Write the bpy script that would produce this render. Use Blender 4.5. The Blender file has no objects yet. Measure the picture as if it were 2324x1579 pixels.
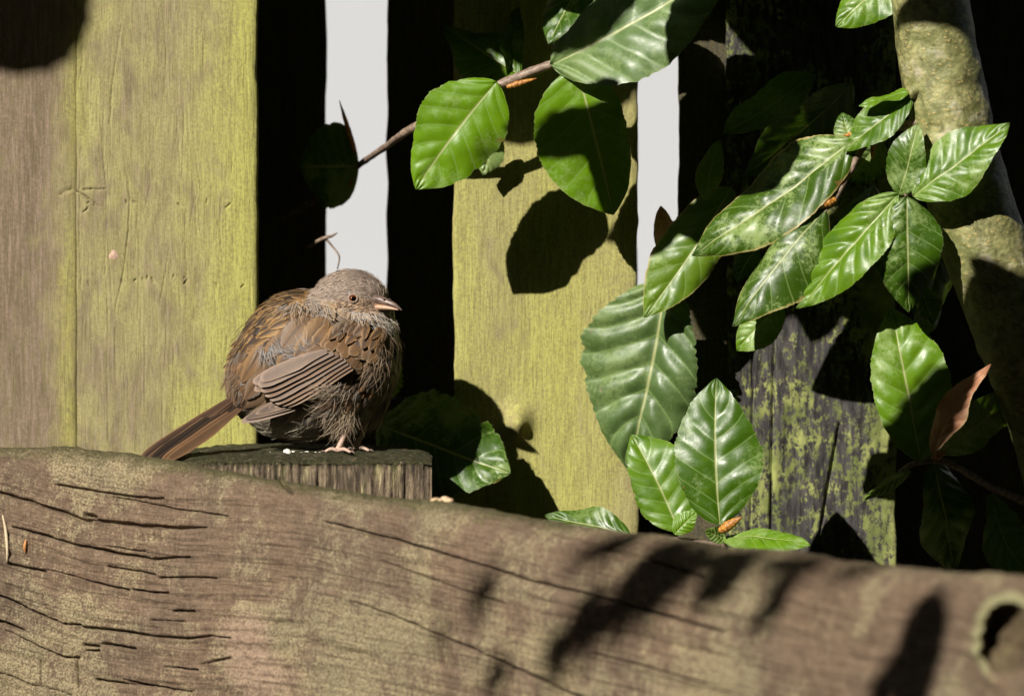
import bpy, math, random
import numpy as np
from mathutils import Vector

scene = bpy.context.scene
COL = scene.collection
R = math.radians
random.seed(7)
rng = np.random.default_rng(11)

# ------------------------------------------------------------------ camera
PITCH = R(3.0)
CAMD = 3.0
cam_d = bpy.data.cameras.new('camera')
cam = bpy.data.objects.new('camera', cam_d)
COL.objects.link(cam)
cam.location = (0, -CAMD * math.cos(PITCH), CAMD * math.sin(PITCH))
cam.rotation_euler = (R(90) - PITCH, 0, 0)
K = 0.0002 / CAMD
cam_d.sensor_width = 36
cam_d.lens = 36 / (2324 * K)
cam_d.clip_start = 0.05
cam_d.clip_end = 500
cam_d.dof.use_dof = True
cam_d.dof.focus_distance = 2.965
cam_d.dof.aperture_fstop = 13.0
scene.camera = cam

# ------------------------------------------------------------------ sky, sun, exposure
SUN = np.array([0.72, 1.0, -0.82])
SUN = SUN / np.linalg.norm(SUN)                     # direction the light travels
elev = math.asin(-SUN[2])
world = bpy.data.worlds.new('World')
scene.world = world
world.use_nodes = True
wn = world.node_tree
bg = wn.nodes['Background']
sky = wn.nodes.new('ShaderNodeTexSky')
sky.sky_type = 'NISHITA'
sky.sun_disc = False
sky.sun_elevation = elev
sky.sun_rotation = math.atan2(-SUN[0], -SUN[1])
wn.links.new(sky.outputs[0], bg.inputs[0])
bg.inputs[1].default_value = 0.05
sl = bpy.data.lights.new('sun', 'SUN')
sl.energy = 5.0
sl.angle = R(0.5)
sl.color = (1.0, 0.95, 0.86)
sun = bpy.data.objects.new('sun', sl)
COL.objects.link(sun)
sun.location = (-3, -3, 3)
sun.rotation_euler = Vector(SUN).to_track_quat('-Z', 'Y').to_euler()
scene.view_settings.view_transform = 'Standard'
scene.view_settings.look = 'None'
scene.view_settings.exposure = 0.52
scene.view_settings.gamma = 1.0
scene.view_settings.use_curve_mapping = False

# ------------------------------------------------------------------ helpers
CAMP = np.array(cam.location)
FWD = np.array([0, math.cos(PITCH), -math.sin(PITCH)])
UP = np.array([0, math.sin(PITCH), math.cos(PITCH)])


def P(x, y, Y):
    """point at depth Y seen at picture coordinate (x, y) of the 2324 x 1579 view"""
    x = np.asarray(x, float); y = np.asarray(y, float); Y = np.asarray(Y, float)
    a = (x - 1162) * K
    b = -(y - 789.5) * K
    dy = FWD[1] + UP[1] * b
    dz = FWD[2] + UP[2] * b
    t = (Y - CAMP[1]) / dy
    a, t, dz, Y = np.broadcast_arrays(a, t, dz, Y)
    return np.stack([CAMP[0] + a * t, Y + 0 * t, CAMP[2] + dz * t], -1)


def vnoise(p, seed=0):
    p = np.asarray(p, float)
    i = np.floor(p).astype(np.int64)
    f = p - i
    f = f * f * (3 - 2 * f)
    out = np.zeros(len(p))
    for dx in (0, 1):
        for dy in (0, 1):
            for dz in (0, 1):
                h = ((i[:, 0] + dx) * 73856093) ^ ((i[:, 1] + dy) * 19349663) ^ ((i[:, 2] + dz) * 83492791) ^ (seed * 2654435 + 1013)
                h = (h ^ (h >> 13)) * 1274126177
                h = (h ^ (h >> 16)) & 0xFFFF
                w = (f[:, 0] if dx else 1 - f[:, 0]) * (f[:, 1] if dy else 1 - f[:, 1]) * (f[:, 2] if dz else 1 - f[:, 2])
                out += w * h / 65535.0
    return out * 2 - 1


def fbm(p, seed=0, oct=4):
    s = 0; a = 1.0; t = 0
    for k in range(oct):
        s = s + a * vnoise(np.asarray(p) * (2 ** k), seed + 17 * k); t += a; a *= .5
    return s / t


def unit(v):
    v = np.asarray(v, float)
    return v / (np.linalg.norm(v, axis=-1, keepdims=True) + 1e-12)


def mk(name, V, F, mat, parent=None, smooth=True, uv=None, attrs=None, extra=None):
    """links one mesh object; F is an (n,4) or (n,3) array; extra = list of ngons"""
    V = np.asarray(V, np.float32)
    if parent is not None:
        V = V - np.array(parent['_o'], np.float32)
    me = bpy.data.meshes.new(name)
    if extra or not isinstance(F, np.ndarray):
        me.from_pydata(V.tolist(), [], [list(map(int, f)) for f in F] + (extra or []))
    else:
        n, k = F.shape
        me.vertices.add(len(V)); me.vertices.foreach_set('co', V.ravel())
        me.loops.add(n * k); me.loops.foreach_set('vertex_index', F.astype(np.int32).ravel())
        me.polygons.add(n)
        me.polygons.foreach_set('loop_start', np.arange(0, n * k, k, dtype=np.int32))
        me.update(calc_edges=True)
    if uv is not None:
        l = me.uv_layers.new(name='UVMap')
        vi = np.zeros(len(me.loops), np.int32); me.loops.foreach_get('vertex_index', vi)
        l.data.foreach_set('uv', np.asarray(uv, np.float32)[vi].ravel())
    for an, av in (attrs or {}).items():
        av = np.asarray(av, np.float32)
        if av.ndim == 1:
            a = me.attributes.new(an, 'FLOAT', 'POINT'); a.data.foreach_set('value', av)
        elif av.shape[1] == 3:
            a = me.attributes.new(an, 'FLOAT_VECTOR', 'POINT'); a.data.foreach_set('vector', av.ravel())
    if smooth:
        me.polygons.foreach_set('use_smooth', np.ones(len(me.polygons), bool))
    me.validate()
    o = bpy.data.objects.new(name, me)
    COL.objects.link(o)
    if mat: me.materials.append(mat)
    if parent is not None: o.parent = parent
    return o


def thing(name, label, cat, loc, group=None):
    o = bpy.data.objects.new(name, None)
    o.empty_display_size = 0.01
    COL.objects.link(o)
    o.location = tuple(float(c) for c in loc)
    o['label'] = label; o['category'] = cat
    o['_o'] = [float(c) for c in loc]
    if group: o['group'] = group
    return o


def tag(o, label=None, cat=None, group=None, kind=None):
    if label: o['label'] = label
    if cat: o['category'] = cat
    if group: o['group'] = group
    if kind: o['kind'] = kind
    return o


def gridF(nu, nv, closed=False):
    i = np.arange(nu - 1)[:, None]; j = np.arange(nv if closed else nv - 1)[None, :]
    j2 = (j + 1) % nv
    a = i * nv + j; b = i * nv + j2; c = (i + 1) * nv + j2; d = (i + 1) * nv + j
    return np.stack([a, b, c, d], -1).reshape(-1, 4)


def catmull(pts, n):
    pts = np.asarray(pts, float)
    p = np.vstack([2 * pts[0] - pts[1], pts, 2 * pts[-1] - pts[-2]])
    out = []
    m = len(pts) - 1
    for t in np.linspace(0, m, n):
        k = min(int(t), m - 1); f = t - k
        a, b, c, d = p[k], p[k + 1], p[k + 2], p[k + 3]
        out.append(.5 * (2 * b + (c - a) * f + (2 * a - 5 * b + 4 * c - d) * f * f + (3 * b - a - 3 * c + d) * f ** 3))
    return np.array(out)


def tube(pts, rad, nseg=10, n=24, bump=0.0, seed=0, bumpscale=300, caps=True):
    c = catmull(pts, n)
    r = np.interp(np.linspace(0, 1, n), np.linspace(0, 1, len(rad)), rad)
    t = unit(np.gradient(c, axis=0))
    ref = np.array([0, -1, 0.13])
    s = unit(np.cross(t, ref)); m = np.cross(s, t)
    th = np.linspace(0, 2 * np.pi, nseg, endpoint=False)
    ring = c[:, None] + r[:, None, None] * (np.cos(th)[None, :, None] * s[:, None] + np.sin(th)[None, :, None] * m[:, None])
    V = ring.reshape(-1, 3)
    if bump:
        dirn = unit(V - np.repeat(c, nseg, 0))
        V = V + dirn * (bump * fbm(V * bumpscale, seed, 3))[:, None]
    F = gridF(n, nseg, True)
    uv = np.stack([np.repeat(np.linspace(0, 1, n), nseg), np.tile(th / 6.2832, n)], -1)
    if caps:
        k = len(V)
        V = np.vstack([V, c[:1], c[-1:]])
        uv = np.vstack([uv, [[0, 0]], [[1, 0]]])
        j = np.arange(nseg); j2 = (j + 1) % nseg
        F = np.vstack([F, np.stack([np.full(nseg, k), j2, j, j], -1)[:, [0, 1, 2, 2]],
                       np.stack([np.full(nseg, k + 1), (n - 1) * nseg + j, (n - 1) * nseg + j2, (n - 1) * nseg + j2], -1)])
    return V, F, uv


def mk_tube(name, pts, rad, mat, parent, **kw):
    V, F, uv = tube(pts, rad, **kw)
    tri = F[F[:, 2] == F[:, 3]]; q = F[F[:, 2] != F[:, 3]]
    return mk(name, V, q.tolist() + tri[:, :3].tolist(), mat, parent, uv=uv)


# ------------------------------------------------------------------ node materials
class NT:
    def __init__(self, name):
        self.m = bpy.data.materials.new(name); self.m.use_nodes = True
        self.t = self.m.node_tree; self.n = self.t.nodes; self.l = self.t.links
        self.b = self.n['Principled BSDF']; self.out = self.n['Material Output']

    def link(self, a, b): self.l.new(a, b)

    def _in(self, sock, v):
        if hasattr(v, 'is_output'): self.l.new(v, sock)
        elif v is not None:
            if sock.type == 'RGBA' and len(v) == 3: v = (*v, 1)
            sock.default_value = v

    def obj(self): return self.n.new('ShaderNodeTexCoord').outputs['Object']
    def uv(self): return self.n.new('ShaderNodeTexCoord').outputs['UV']

    def attr(self, name, out='Fac'):
        a = self.n.new('ShaderNodeAttribute'); a.attribute_name = name
        return a.outputs[out]

    def map(self, v, scale=(1, 1, 1), loc=(0, 0, 0), rot=(0, 0, 0)):
        k = self.n.new('ShaderNodeMapping'); self.l.new(v, k.inputs[0])
        k.inputs['Scale'].default_value = scale; k.inputs['Location'].default_value = loc; k.inputs['Rotation'].default_value = rot
        return k.outputs[0]

    def noise(self, v, scale, detail=4, rough=.55, dist=0):
        k = self.n.new('ShaderNodeTexNoise'); self.l.new(v, k.inputs['Vector'])
        k.inputs['Scale'].default_value = scale; k.inputs['Detail'].default_value = detail
        k.inputs['Roughness'].default_value = rough; k.inputs['Distortion'].default_value = dist
        return k.outputs['Fac']

    def voro(self, v, scale, rnd=1):
        k = self.n.new('ShaderNodeTexVoronoi'); self.l.new(v, k.inputs['Vector'])
        k.inputs['Scale'].default_value = scale; k.inputs['Randomness'].default_value = rnd
        return k.outputs['Distance']

    def ramp(self, f, lo, hi, a=0., b=1.):
        k = self.n.new('ShaderNodeMapRange'); k.interpolation_type = 'SMOOTHSTEP'
        self._in(k.inputs[0], f)
        k.inputs[1].default_value = lo; k.inputs[2].default_value = hi
        k.inputs[3].default_value = a; k.inputs[4].default_value = b
        return k.outputs[0]

    def math(self, op, a, b=None):
        k = self.n.new('ShaderNodeMath'); k.operation = op
        self._in(k.inputs[0], a)
        if b is not None: self._in(k.inputs[1], b)
        return k.outputs[0]

    def mix(self, f, a, b, mode='MIX'):
        k = self.n.new('ShaderNodeMix'); k.data_type = 'RGBA'; k.blend_type = mode
        self._in(k.inputs[0], f); self._in(k.inputs[6], a); self._in(k.inputs[7], b)
        return k.outputs[2]

    def bump(self, h, strength=.5, dist=.0005, normal=None):
        k = self.n.new('ShaderNodeBump'); k.inputs['Strength'].default_value = strength
        k.inputs['Distance'].default_value = dist; self.l.new(h, k.inputs['Height'])
        if normal: self.l.new(normal, k.inputs['Normal'])
        return k.outputs[0]

    def sep(self, v):
        k = self.n.new('ShaderNodeSeparateXYZ'); self.l.new(v, k.inputs[0]); return k.outputs

    def done(self, color, rough=.7, normal=None, spec=.5, **kw):
        self._in(self.b.inputs['Base Color'], color)
        self._in(self.b.inputs['Roughness'], rough)
        self._in(self.b.inputs['Specular IOR Level'], spec)
        if normal: self.l.new(normal, self.b.inputs['Normal'])
        return self.m


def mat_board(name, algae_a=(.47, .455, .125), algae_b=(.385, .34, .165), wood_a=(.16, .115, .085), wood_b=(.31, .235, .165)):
    t = NT(name)
    o = t.obj()
    alg = t.attr('algae')
    grain = t.noise(t.map(o, (1, 1, .06)), 800, 6, .65, .2)
    fine = t.noise(t.map(o, (1, 1, .045)), 2600, 4, .65)
    big = t.noise(t.map(o, (1, 1, .35)), 34, 6, .6, .5)
    blot = t.noise(t.map(o, (1, 1, .5)), 75, 8, .7, .4)
    iso = t.noise(o, 750, 6, .75)
    speck = t.noise(o, 2100, 4, .7)
    wood = t.mix(t.ramp(t.math('ADD', t.math('MULTIPLY', grain, .6), t.math('MULTIPLY', iso, .4)), .38, .62), wood_a, wood_b)
    f1 = t.math('ADD', t.math('ADD', alg, t.math('MULTIPLY', t.math('SUBTRACT', big, .5), 1.1)), t.math('MULTIPLY', t.math('SUBTRACT', iso, .5), .7))
    c = t.mix(t.ramp(f1, .12, 1.0), algae_b, algae_a)
    brown = t.math('SUBTRACT', t.math('ADD', t.math('ADD', blot, t.math('MULTIPLY', t.math('SUBTRACT', iso, .5), .45)), t.math('MULTIPLY', t.math('SUBTRACT', grain, .5), .35)), t.math('MULTIPLY', alg, .28))
    c = t.mix(t.ramp(brown, .34, .58, 0, .85), c, wood)
    c = t.mix(t.ramp(fine, .30, .52, .6, 0), c, (.12, .10, .045))
    c = t.mix(t.ramp(t.math('ADD', t.math('MULTIPLY', iso, .6), t.math('MULTIPLY', grain, .4)), .58, .40, 0, .55), c, (.17, .135, .065))
    c = t.mix(t.ramp(speck, .56, .70, 0, .42), c, (.60, .56, .34))
    c = t.mix(t.ramp(t.noise(t.map(o, (1, 1, .7)), 1000, 3, .65), .62, .72, 0, .55), c, (.09, .07, .035))
    h = t.math('ADD', t.math('ADD', t.math('MULTIPLY', grain, .5), t.math('MULTIPLY', fine, .5)), t.math('MULTIPLY', speck, .5))
    return t.done(c, .88, t.bump(h, .9, .0008), .2)


def mat_lichen_post():
    t = NT('lichen_wood')
    o = t.obj()
    st = t.map(o, (1, 1, .22))
    n1 = t.noise(t.map(o, (1, 1, .6)), 260, 9, .78, .4)
    n2 = t.noise(t.map(o, (1, 1, .5)), 30, 3, .5)
    n3 = t.noise(st, 400, 5, .65)
    base = t.mix(t.ramp(n3, .3, .7), (.022, .02, .02), (.085, .078, .075))
    gr = t.mix(t.ramp(t.noise(o, 60, 3), .4, .65), (.14, .165, .05), (.31, .33, .11))
    m = t.math('ADD', t.math('ADD', n1, t.math('MULTIPLY', t.math('SUBTRACT', n2, .5), .55)),
               t.math('ADD', t.math('MULTIPLY', t.math('SUBTRACT', n3, .5), .35), t.attr('algae')))
    c = t.mix(t.ramp(t.math('ADD', m, t.math('MULTIPLY', t.math('SUBTRACT', t.noise(o, 340, 6, .75), .5), .5)), .50, .61), base, gr)
    return t.done(c, .9, t.bump(t.math('ADD', n3, n1), .6, .001), .2)


def mat_log():
    t = NT('weathered_log')
    o = t.obj()
    g = t.attr('grain', 'Vector')
    gn = t.noise(t.map(g, (1, 8, 1)), 80, 8, .7, .4)
    gf = t.noise(t.map(g, (1, 12, 1)), 330, 5, .65)
    cross = t.noise(t.map(o, (7, 7, .7), rot=(0, .12, 0)), 130, 5, .65)
    cross2 = t.noise(t.map(o, (9, 9, .8), rot=(0, -.2, 0)), 260, 4, .6)
    blot = t.noise(o, 36, 12, .72, .7)
    blot2 = t.noise(o, 130, 10, .78, .5)
    speck = t.noise(o, 1100, 5, .75)
    big = t.noise(o, 11, 4, .5)
    pale = t.attr('pale'); moss = t.attr('moss'); rim = t.attr('rim')
    wood = t.mix(t.ramp(t.math('ADD', t.math('MULTIPLY', gn, .4), t.math('ADD', t.math('MULTIPLY', blot2, .35), t.math('MULTIPLY', cross, .25))), .36, .62), (.112, .072, .047), (.275, .188, .126))
    m = t.math('ADD', t.math('MULTIPLY', blot, 1.1), t.math('MULTIPLY', blot2, .65))
    m = t.math('ADD', m, t.math('MULTIPLY', t.math('SUBTRACT', cross, .5), .40))
    m = t.math('ADD', m, t.math('MULTIPLY', t.math('SUBTRACT', speck, .5), .55))
    m = t.math('ADD', m, t.math('ADD', t.math('MULTIPLY', moss, .16), t.math('MULTIPLY', t.math('SUBTRACT', big, .5), 1.1)))
    lich = t.mix(t.ramp(speck, .38, .62), (.23, .18, .095), (.45, .37, .22))
    c = t.mix(t.ramp(m, .84, 1.02, 0, .85), wood, lich)
    c = t.mix(t.ramp(t.noise(o, 19, 5, .6, .5), .42, .62, 0, .45), c, t.mix(1., c, (.72, .78, .82), 'MULTIPLY'))
    c = t.mix(t.ramp(gf, .28, .46, .5, 0), c, (.04, .026, .018))
    c = t.mix(t.ramp(t.math('ADD', t.math('MULTIPLY', pale, .8), t.math('ADD', t.math('MULTIPLY', t.math('SUBTRACT', cross2, .5), 1.3), t.math('MULTIPLY', t.math('SUBTRACT', blot2, .5), .9))), .38, .62, 0, .75), c, (.40, .28, .20))
    mossm = t.math('ADD', moss, t.math('MULTIPLY', t.math('SUBTRACT', blot2, .5), 1.8))
    c = t.mix(t.ramp(mossm, .5, .95, 0, .85), c, t.mix(t.ramp(speck, .36, .64), (.028, .030, .010), (.13, .12, .045)))
    c = t.mix(t.ramp(t.noise(t.map(o, (9, 9, 1.0), rot=(0, .2, 0)), 300, 4, .6), .60, .70, 0, .5), c, (.44, .36, .23))
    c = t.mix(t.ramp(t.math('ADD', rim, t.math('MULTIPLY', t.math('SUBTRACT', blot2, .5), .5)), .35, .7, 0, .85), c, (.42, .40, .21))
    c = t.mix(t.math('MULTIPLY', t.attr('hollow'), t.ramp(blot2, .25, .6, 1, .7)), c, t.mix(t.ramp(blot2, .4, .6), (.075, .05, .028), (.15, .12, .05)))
    h = t.math('ADD', t.math('ADD', t.math('MULTIPLY', gn, .35), t.math('MULTIPLY', gf, .3)), t.math('ADD', t.math('MULTIPLY', speck, .7), t.math('ADD', t.math('MULTIPLY', cross, .35), t.math('MULTIPLY', blot2, .6))))
    c = t.mix(t.ramp(speck, .56, .42, 0, .45), c, (.07, .05, .035))
    c = t.mix(t.ramp(t.noise(o, 1500, 3, .6), .62, .70, 0, .6), c, (.46, .40, .27))
    return t.done(c, .88, t.bump(h, 1.0, .0012), .2)


def mat_block():
    t = NT('mossy_endgrain')
    o = t.obj()
    st = t.map(o, (1, 1, .16))
    n1 = t.noise(st, 420, 5, .65)
    n2 = t.noise(st, 150, 4, .6)
    sp = t.noise(o, 700, 4, .7)
    moss = t.attr('moss')
    c = t.mix(t.ramp(n1, .35, .65), (.05, .038, .027), (.20, .15, .10))
    c = t.mix(t.ramp(t.math('ADD', t.math('MULTIPLY', n1, .6), t.math('MULTIPLY', n2, .5)), .60, .70, 0, .85), c, (.46, .38, .21))
    c = t.mix(t.ramp(n2, .5, .7, 0, .35), c, (.14, .15, .05))
    mo = t.mix(t.ramp(sp, .35, .65), (.014, .015, .007), (.055, .052, .022))
    mo = t.mix(t.ramp(t.noise(o, 160, 6, .7), .52, .64, 0, .6), mo, (.12, .095, .06))
    mo = t.mix(t.ramp(t.noise(o, 520, 4, .7), .63, .70, 0, .8), mo, (.36, .31, .20))
    c = t.mix(t.ramp(t.math('ADD', moss, t.math('MULTIPLY', t.math('SUBTRACT', sp, .5), .5)), .4, .7), c, mo)
    return t.done(c, .9, t.bump(t.math('ADD', n1, sp), .7, .0009), .2)


def mat_bark(name='beech_bark'):
    t = NT(name)
    o = t.obj()
    n1 = t.noise(o, 150, 9, .72, .4)
    n2 = t.noise(o, 48, 6, .65, .6)
    n3 = t.noise(o, 600, 5, .7)
    v = t.voro(t.map(o, (1, 1, 1.6)), 300)
    c = t.mix(t.ramp(n1, .36, .64), (.11, .108, .038), (.35, .335, .14))
    c = t.mix(t.ramp(n2, .45, .60, 0, .7), c, (.14, .155, .045))
    c = t.mix(t.ramp(t.noise(o, 75, 5, .65), .56, .70, 0, .6), c, (.46, .41, .33))
    c = t.mix(t.ramp(t.math('ADD', n2, t.math('MULTIPLY', t.math('SUBTRACT', n3, .5), .5)), .36, .28, 0, .7), c, (.06, .045, .025))
    c = t.mix(t.ramp(v, .16, .28, .75, 0), c, (.45, .34, .12))
    return t.done(c, .5, t.bump(t.math('ADD', t.math('SUBTRACT', n1, t.math('MULTIPLY', v, .4)), t.math('MULTIPLY', n3, .3)), .8, .0009), .5)


def mat_simple(name, a, b, scale=400, rough=.6, bump=.3, spec=.4):
    t = NT(name)
    n = t.noise(t.obj(), scale, 4, .6)
    return t.done(t.mix(t.ramp(n, .35, .65), a, b), rough, t.bump(n, bump, .0004), spec)


NV = 7.0
CV = .20


def mat_leaf(name, mottle=.4, edge=0., dead=False, base=(.040, .100, .002), base2=(.085, .168, .004), rough=.40):
    t = NT(name)
    o = t.obj()
    s = t.sep(t.uv())
    u, v = s[0], s[1]
    av = t.math('ABSOLUTE', t.math('MULTIPLY', t.math('SUBTRACT', v, .5), 2.))
    q = t.math('MULTIPLY', t.math('SUBTRACT', u, t.math('MULTIPLY', av, CV)), NV)
    fr = t.math('ABSOLUTE', t.math('SUBTRACT', t.math('FRACT', t.math('ADD', q, 10.5)), .5))
    vein = t.ramp(fr, .015, .06, 1, 0)
    mid = t.ramp(av, .012, .04, 1, 0)
    n1 = t.noise(o, 90, 5, .6)
    n2 = t.noise(o, 260, 7, .75, .4)
    n3 = t.noise(o, 35, 2, .5)
    fine = t.noise(o, 1400, 3, .6)
    oi = t.n.new('ShaderNodeObjectInfo')
    rnd = oi.outputs['Random']
    c = t.mix(t.ramp(t.math('ADD', n1, t.math('MULTIPLY', t.math('SUBTRACT', rnd, .5), .5)), .3, .7), base, base2)
    hs = t.n.new('ShaderNodeHueSaturation'); hs.inputs['Hue'].default_value = .5
    t.link(c, hs.inputs['Color']); t.link(t.math('ADD', .75, t.math('MULTIPLY', rnd, .5)), hs.inputs['Value'])
    c = hs.outputs[0]
    c = t.mix(t.math('MULTIPLY', vein, .45), c, (.21, .30, .09) if not dead else (.25, .12, .06))
    n5 = t.noise(o, 620, 8, .8, .3)
    patch = t.ramp(t.math('ADD', t.math('ADD', t.math('MULTIPLY', n2, .5), t.math('MULTIPLY', n5, .5)), t.math('ADD', t.math('MULTIPLY', t.math('SUBTRACT', n3, .5), .8), t.math('MULTIPLY', vein, -.06))), .50, .64, 0, mottle)
    c = t.mix(patch, c, (.27, .36, .12) if not dead else (.40, .30, .24))
    c = t.mix(t.math('MULTIPLY', mid, .8), c, (.36, .38, .16) if not dead else (.30, .17, .10))
    e = t.math('ADD', av, t.math('MULTIPLY', t.math('SUBTRACT', n2, .5), .14))
    c = t.mix(t.ramp(e, .93, .98, 0, edge), c, (.45, .34, .13))
    c = t.mix(t.ramp(e, .97, 1.02, 0, .35), c, (.42, .40, .20))
    c = t.mix(t.ramp(t.math('ADD', t.noise(o, 60, 8, .75), t.math('MULTIPLY', av, .10)), .70, .76, 0, .85), c, (.20, .11, .04))
    c = t.mix(t.ramp(t.noise(o, 420, 5, .7), .64, .72, 0, .4), c, (.30, .33, .18))
    h = t.math('ADD', t.math('MULTIPLY', fine, .25), t.math('MULTIPLY', n2, .8))
    nor = t.bump(t.math('SUBTRACT', h, t.math('MULTIPLY', mid, .6)), .30, .0005)
    rg = t.math('ADD', rough, t.math('MULTIPLY', t.math('SUBTRACT', n2, .5), .7))
    t.done(c, rg, nor, .75 if 'waxy' in name else .48)
    tr = t.n.new('ShaderNodeBsdfTranslucent')
    t._in(tr.inputs[0], t.mix(1., c, (1.5, 1.6, .5), 'MULTIPLY'))
    mx = t.n.new('ShaderNodeMixShader'); mx.inputs[0].default_value = .12
    t.link(t.b.outputs[0], mx.inputs[1]); t.link(tr.outputs[0], mx.inputs[2]); t.link(mx.outputs[0], t.out.inputs[0])
    return t.m


def mat_feather():
    t = NT('feather_vane')
    s = t.sep(t.uv())
    av = t.math('ABSOLUTE', t.math('MULTIPLY', t.math('SUBTRACT', s[1], .5), 2.))
    b = t.math('SUBTRACT', t.math('MULTIPLY', s[0], 1.), t.math('MULTIPLY', av, .35))
    w = t.math('SINE', t.math('MULTIPLY', b, 210.))
    n = t.noise(t.map(t.uv(), (1.2, 9, 1)), 6, 5, .65)
    c = t.attr('col', 'Color')
    c = t.mix(t.ramp(t.math('ADD', w, t.math('MULTIPLY', n, 1.5)), -.6, 1.6, .32, 0), c, (.02, .014, .010))
    c = t.mix(t.ramp(n, .42, .62, .4, 0), c, t.mix(1., c, (.35, .32, .3), 'MULTIPLY'))
    c = t.mix(t.ramp(av, .02, .07, .5, 0), c, (.12, .08, .06))
    return t.done(c, .55, t.bump(w, .25, .0001), .35)


def mat_strand():
    t = NT('down_barbs')
    return t.done(t.attr('col', 'Color'), .7, None, .2)


M = {}
M['board'] = mat_board('algae_board')
M['board_bare'] = mat_board('bare_board', (.42, .39, .10), (.33, .275, .15), (.13, .085, .07), (.30, .215, .17))
M['board_shade'] = mat_board('shaded_board', (.07, .075, .02), (.04, .045, .018), (.018, .016, .015), (.055, .05, .045))  # same fence wood with the shade put into its colour, near black
M['post'] = mat_lichen_post()
M['log'] = mat_log()
M['block'] = mat_block()
M['bark'] = mat_bark()
M['twig'] = mat_simple('twig_bark', (.15, .10, .07), (.32, .24, .18), 500, .5)
M['bud'] = mat_simple('bud_scales', (.22, .075, .015), (.55, .26, .05), 900, .45)
M['leaf'] = mat_leaf('beech_leaf', .6)
M['leaf_clean'] = mat_leaf('beech_leaf_clean', .42, .0, False, (.046, .112, .001), (.090, .182, .002))
M['leaf_mott'] = mat_leaf('beech_leaf_mottled', .75, .65, False, (.044, .10, .003), (.09, .162, .006))
M['leaf_grey'] = mat_leaf('beech_leaf_waxy', .35, .0, False, (.070, .125, .030), (.115, .185, .058), .46)
M['leaf_dead'] = mat_leaf('dead_beech_leaf', .5, .6, True, (.36, .15, .07), (.60, .33, .19), .6)
M['feather'] = mat_feather()
M['strand'] = mat_strand()
M['soil'] = mat_simple('soil', (.02, .015, .010), (.06, .045, .03), 60, .95, .8)
M['wall'] = mat_simple('pale_render', (.44, .453, .48), (.44, .453, .48), 3, .9, .05, .1)
M['pink_knot'] = mat_simple('raw_knot_wood', (.42, .27, .20), (.55, .38, .29), 700, .8)
M['crumb'] = mat_simple('pale_crumb', (.70, .66, .58), (.85, .82, .76), 900, .6)
M['fungus'] = mat_simple('pale_fungus', (.50, .32, .17), (.70, .52, .34), 500, .6)

# ------------------------------------------------------------------ setting: ground, far wall
GZ = -0.30
g = mk('ground', [(-60, -40, GZ), (60, -40, GZ), (60, 80, GZ), (-60, 80, GZ)], [[0, 1, 2, 3]], M['soil'], smooth=False)
tag(g, kind='structure')
wv = [(-9, 6.0, GZ), (9, 6.0, GZ), (9, 6.2, GZ), (-9, 6.2, GZ), (-9, 6.0, 3.2), (9, 6.0, 3.2), (9, 6.2, 3.2), (-9, 6.2, 3.2)]
w = mk('wall', wv, [[0, 1, 5, 4], [1, 2, 6, 5], [2, 3, 7, 6], [3, 0, 4, 7], [4, 5, 6, 7]], M['wall'], smooth=False)
tag(w, 'plain pale overexposed wall seen through the gaps between fence boards', 'wall')


# ------------------------------------------------------------------ fence
def poly_dist(px, py, poly):
    """distance of each point to a polyline of (x, y, width), and the local width"""
    best = np.full(len(px), 1e9); wid = np.zeros(len(px))
    for (x0, y0, w0), (x1, y1, w1) in zip(poly[:-1], poly[1:]):
        dx, dy = x1 - x0, y1 - y0
        t = np.clip(((px - x0) * dx + (py - y0) * dy) / (dx * dx + dy * dy + 1e-9), 0, 1)
        d = np.hypot(px - x0 - t * dx, py - y0 - t * dy)
        k = d < best
        best[k] = d[k]; wid[k] = (w0 + t * (w1 - w0))[k]
    return best, wid


def crack_depth(px, py, cracks, unit_depth=.0022):
    dep = np.zeros(len(px))
    wob = fbm(np.stack([px * .02, py * .05, px * 0], -1), 5, 3) * 3 + 1.2 * fbm(np.stack([px * .15, py * .15, px * 0], -1), 15, 2)
    for c in cracks:
        xs = [p[0] for p in c]; ys = [p[1] for p in c]
        k = (px > min(xs) - 25) & (px < max(xs) + 25) & (py > min(ys) - 25) & (py < max(ys) + 25)
        if not k.any(): continue
        d, wd = poly_dist(px[k], py[k] + wob[k], c)
        s = np.exp(-(d / (wd * .5 + .5)) ** 2) * np.minimum(1, wd / 3.)
        dep[k] = np.maximum(dep[k], s * unit_depth)
    return dep


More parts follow.
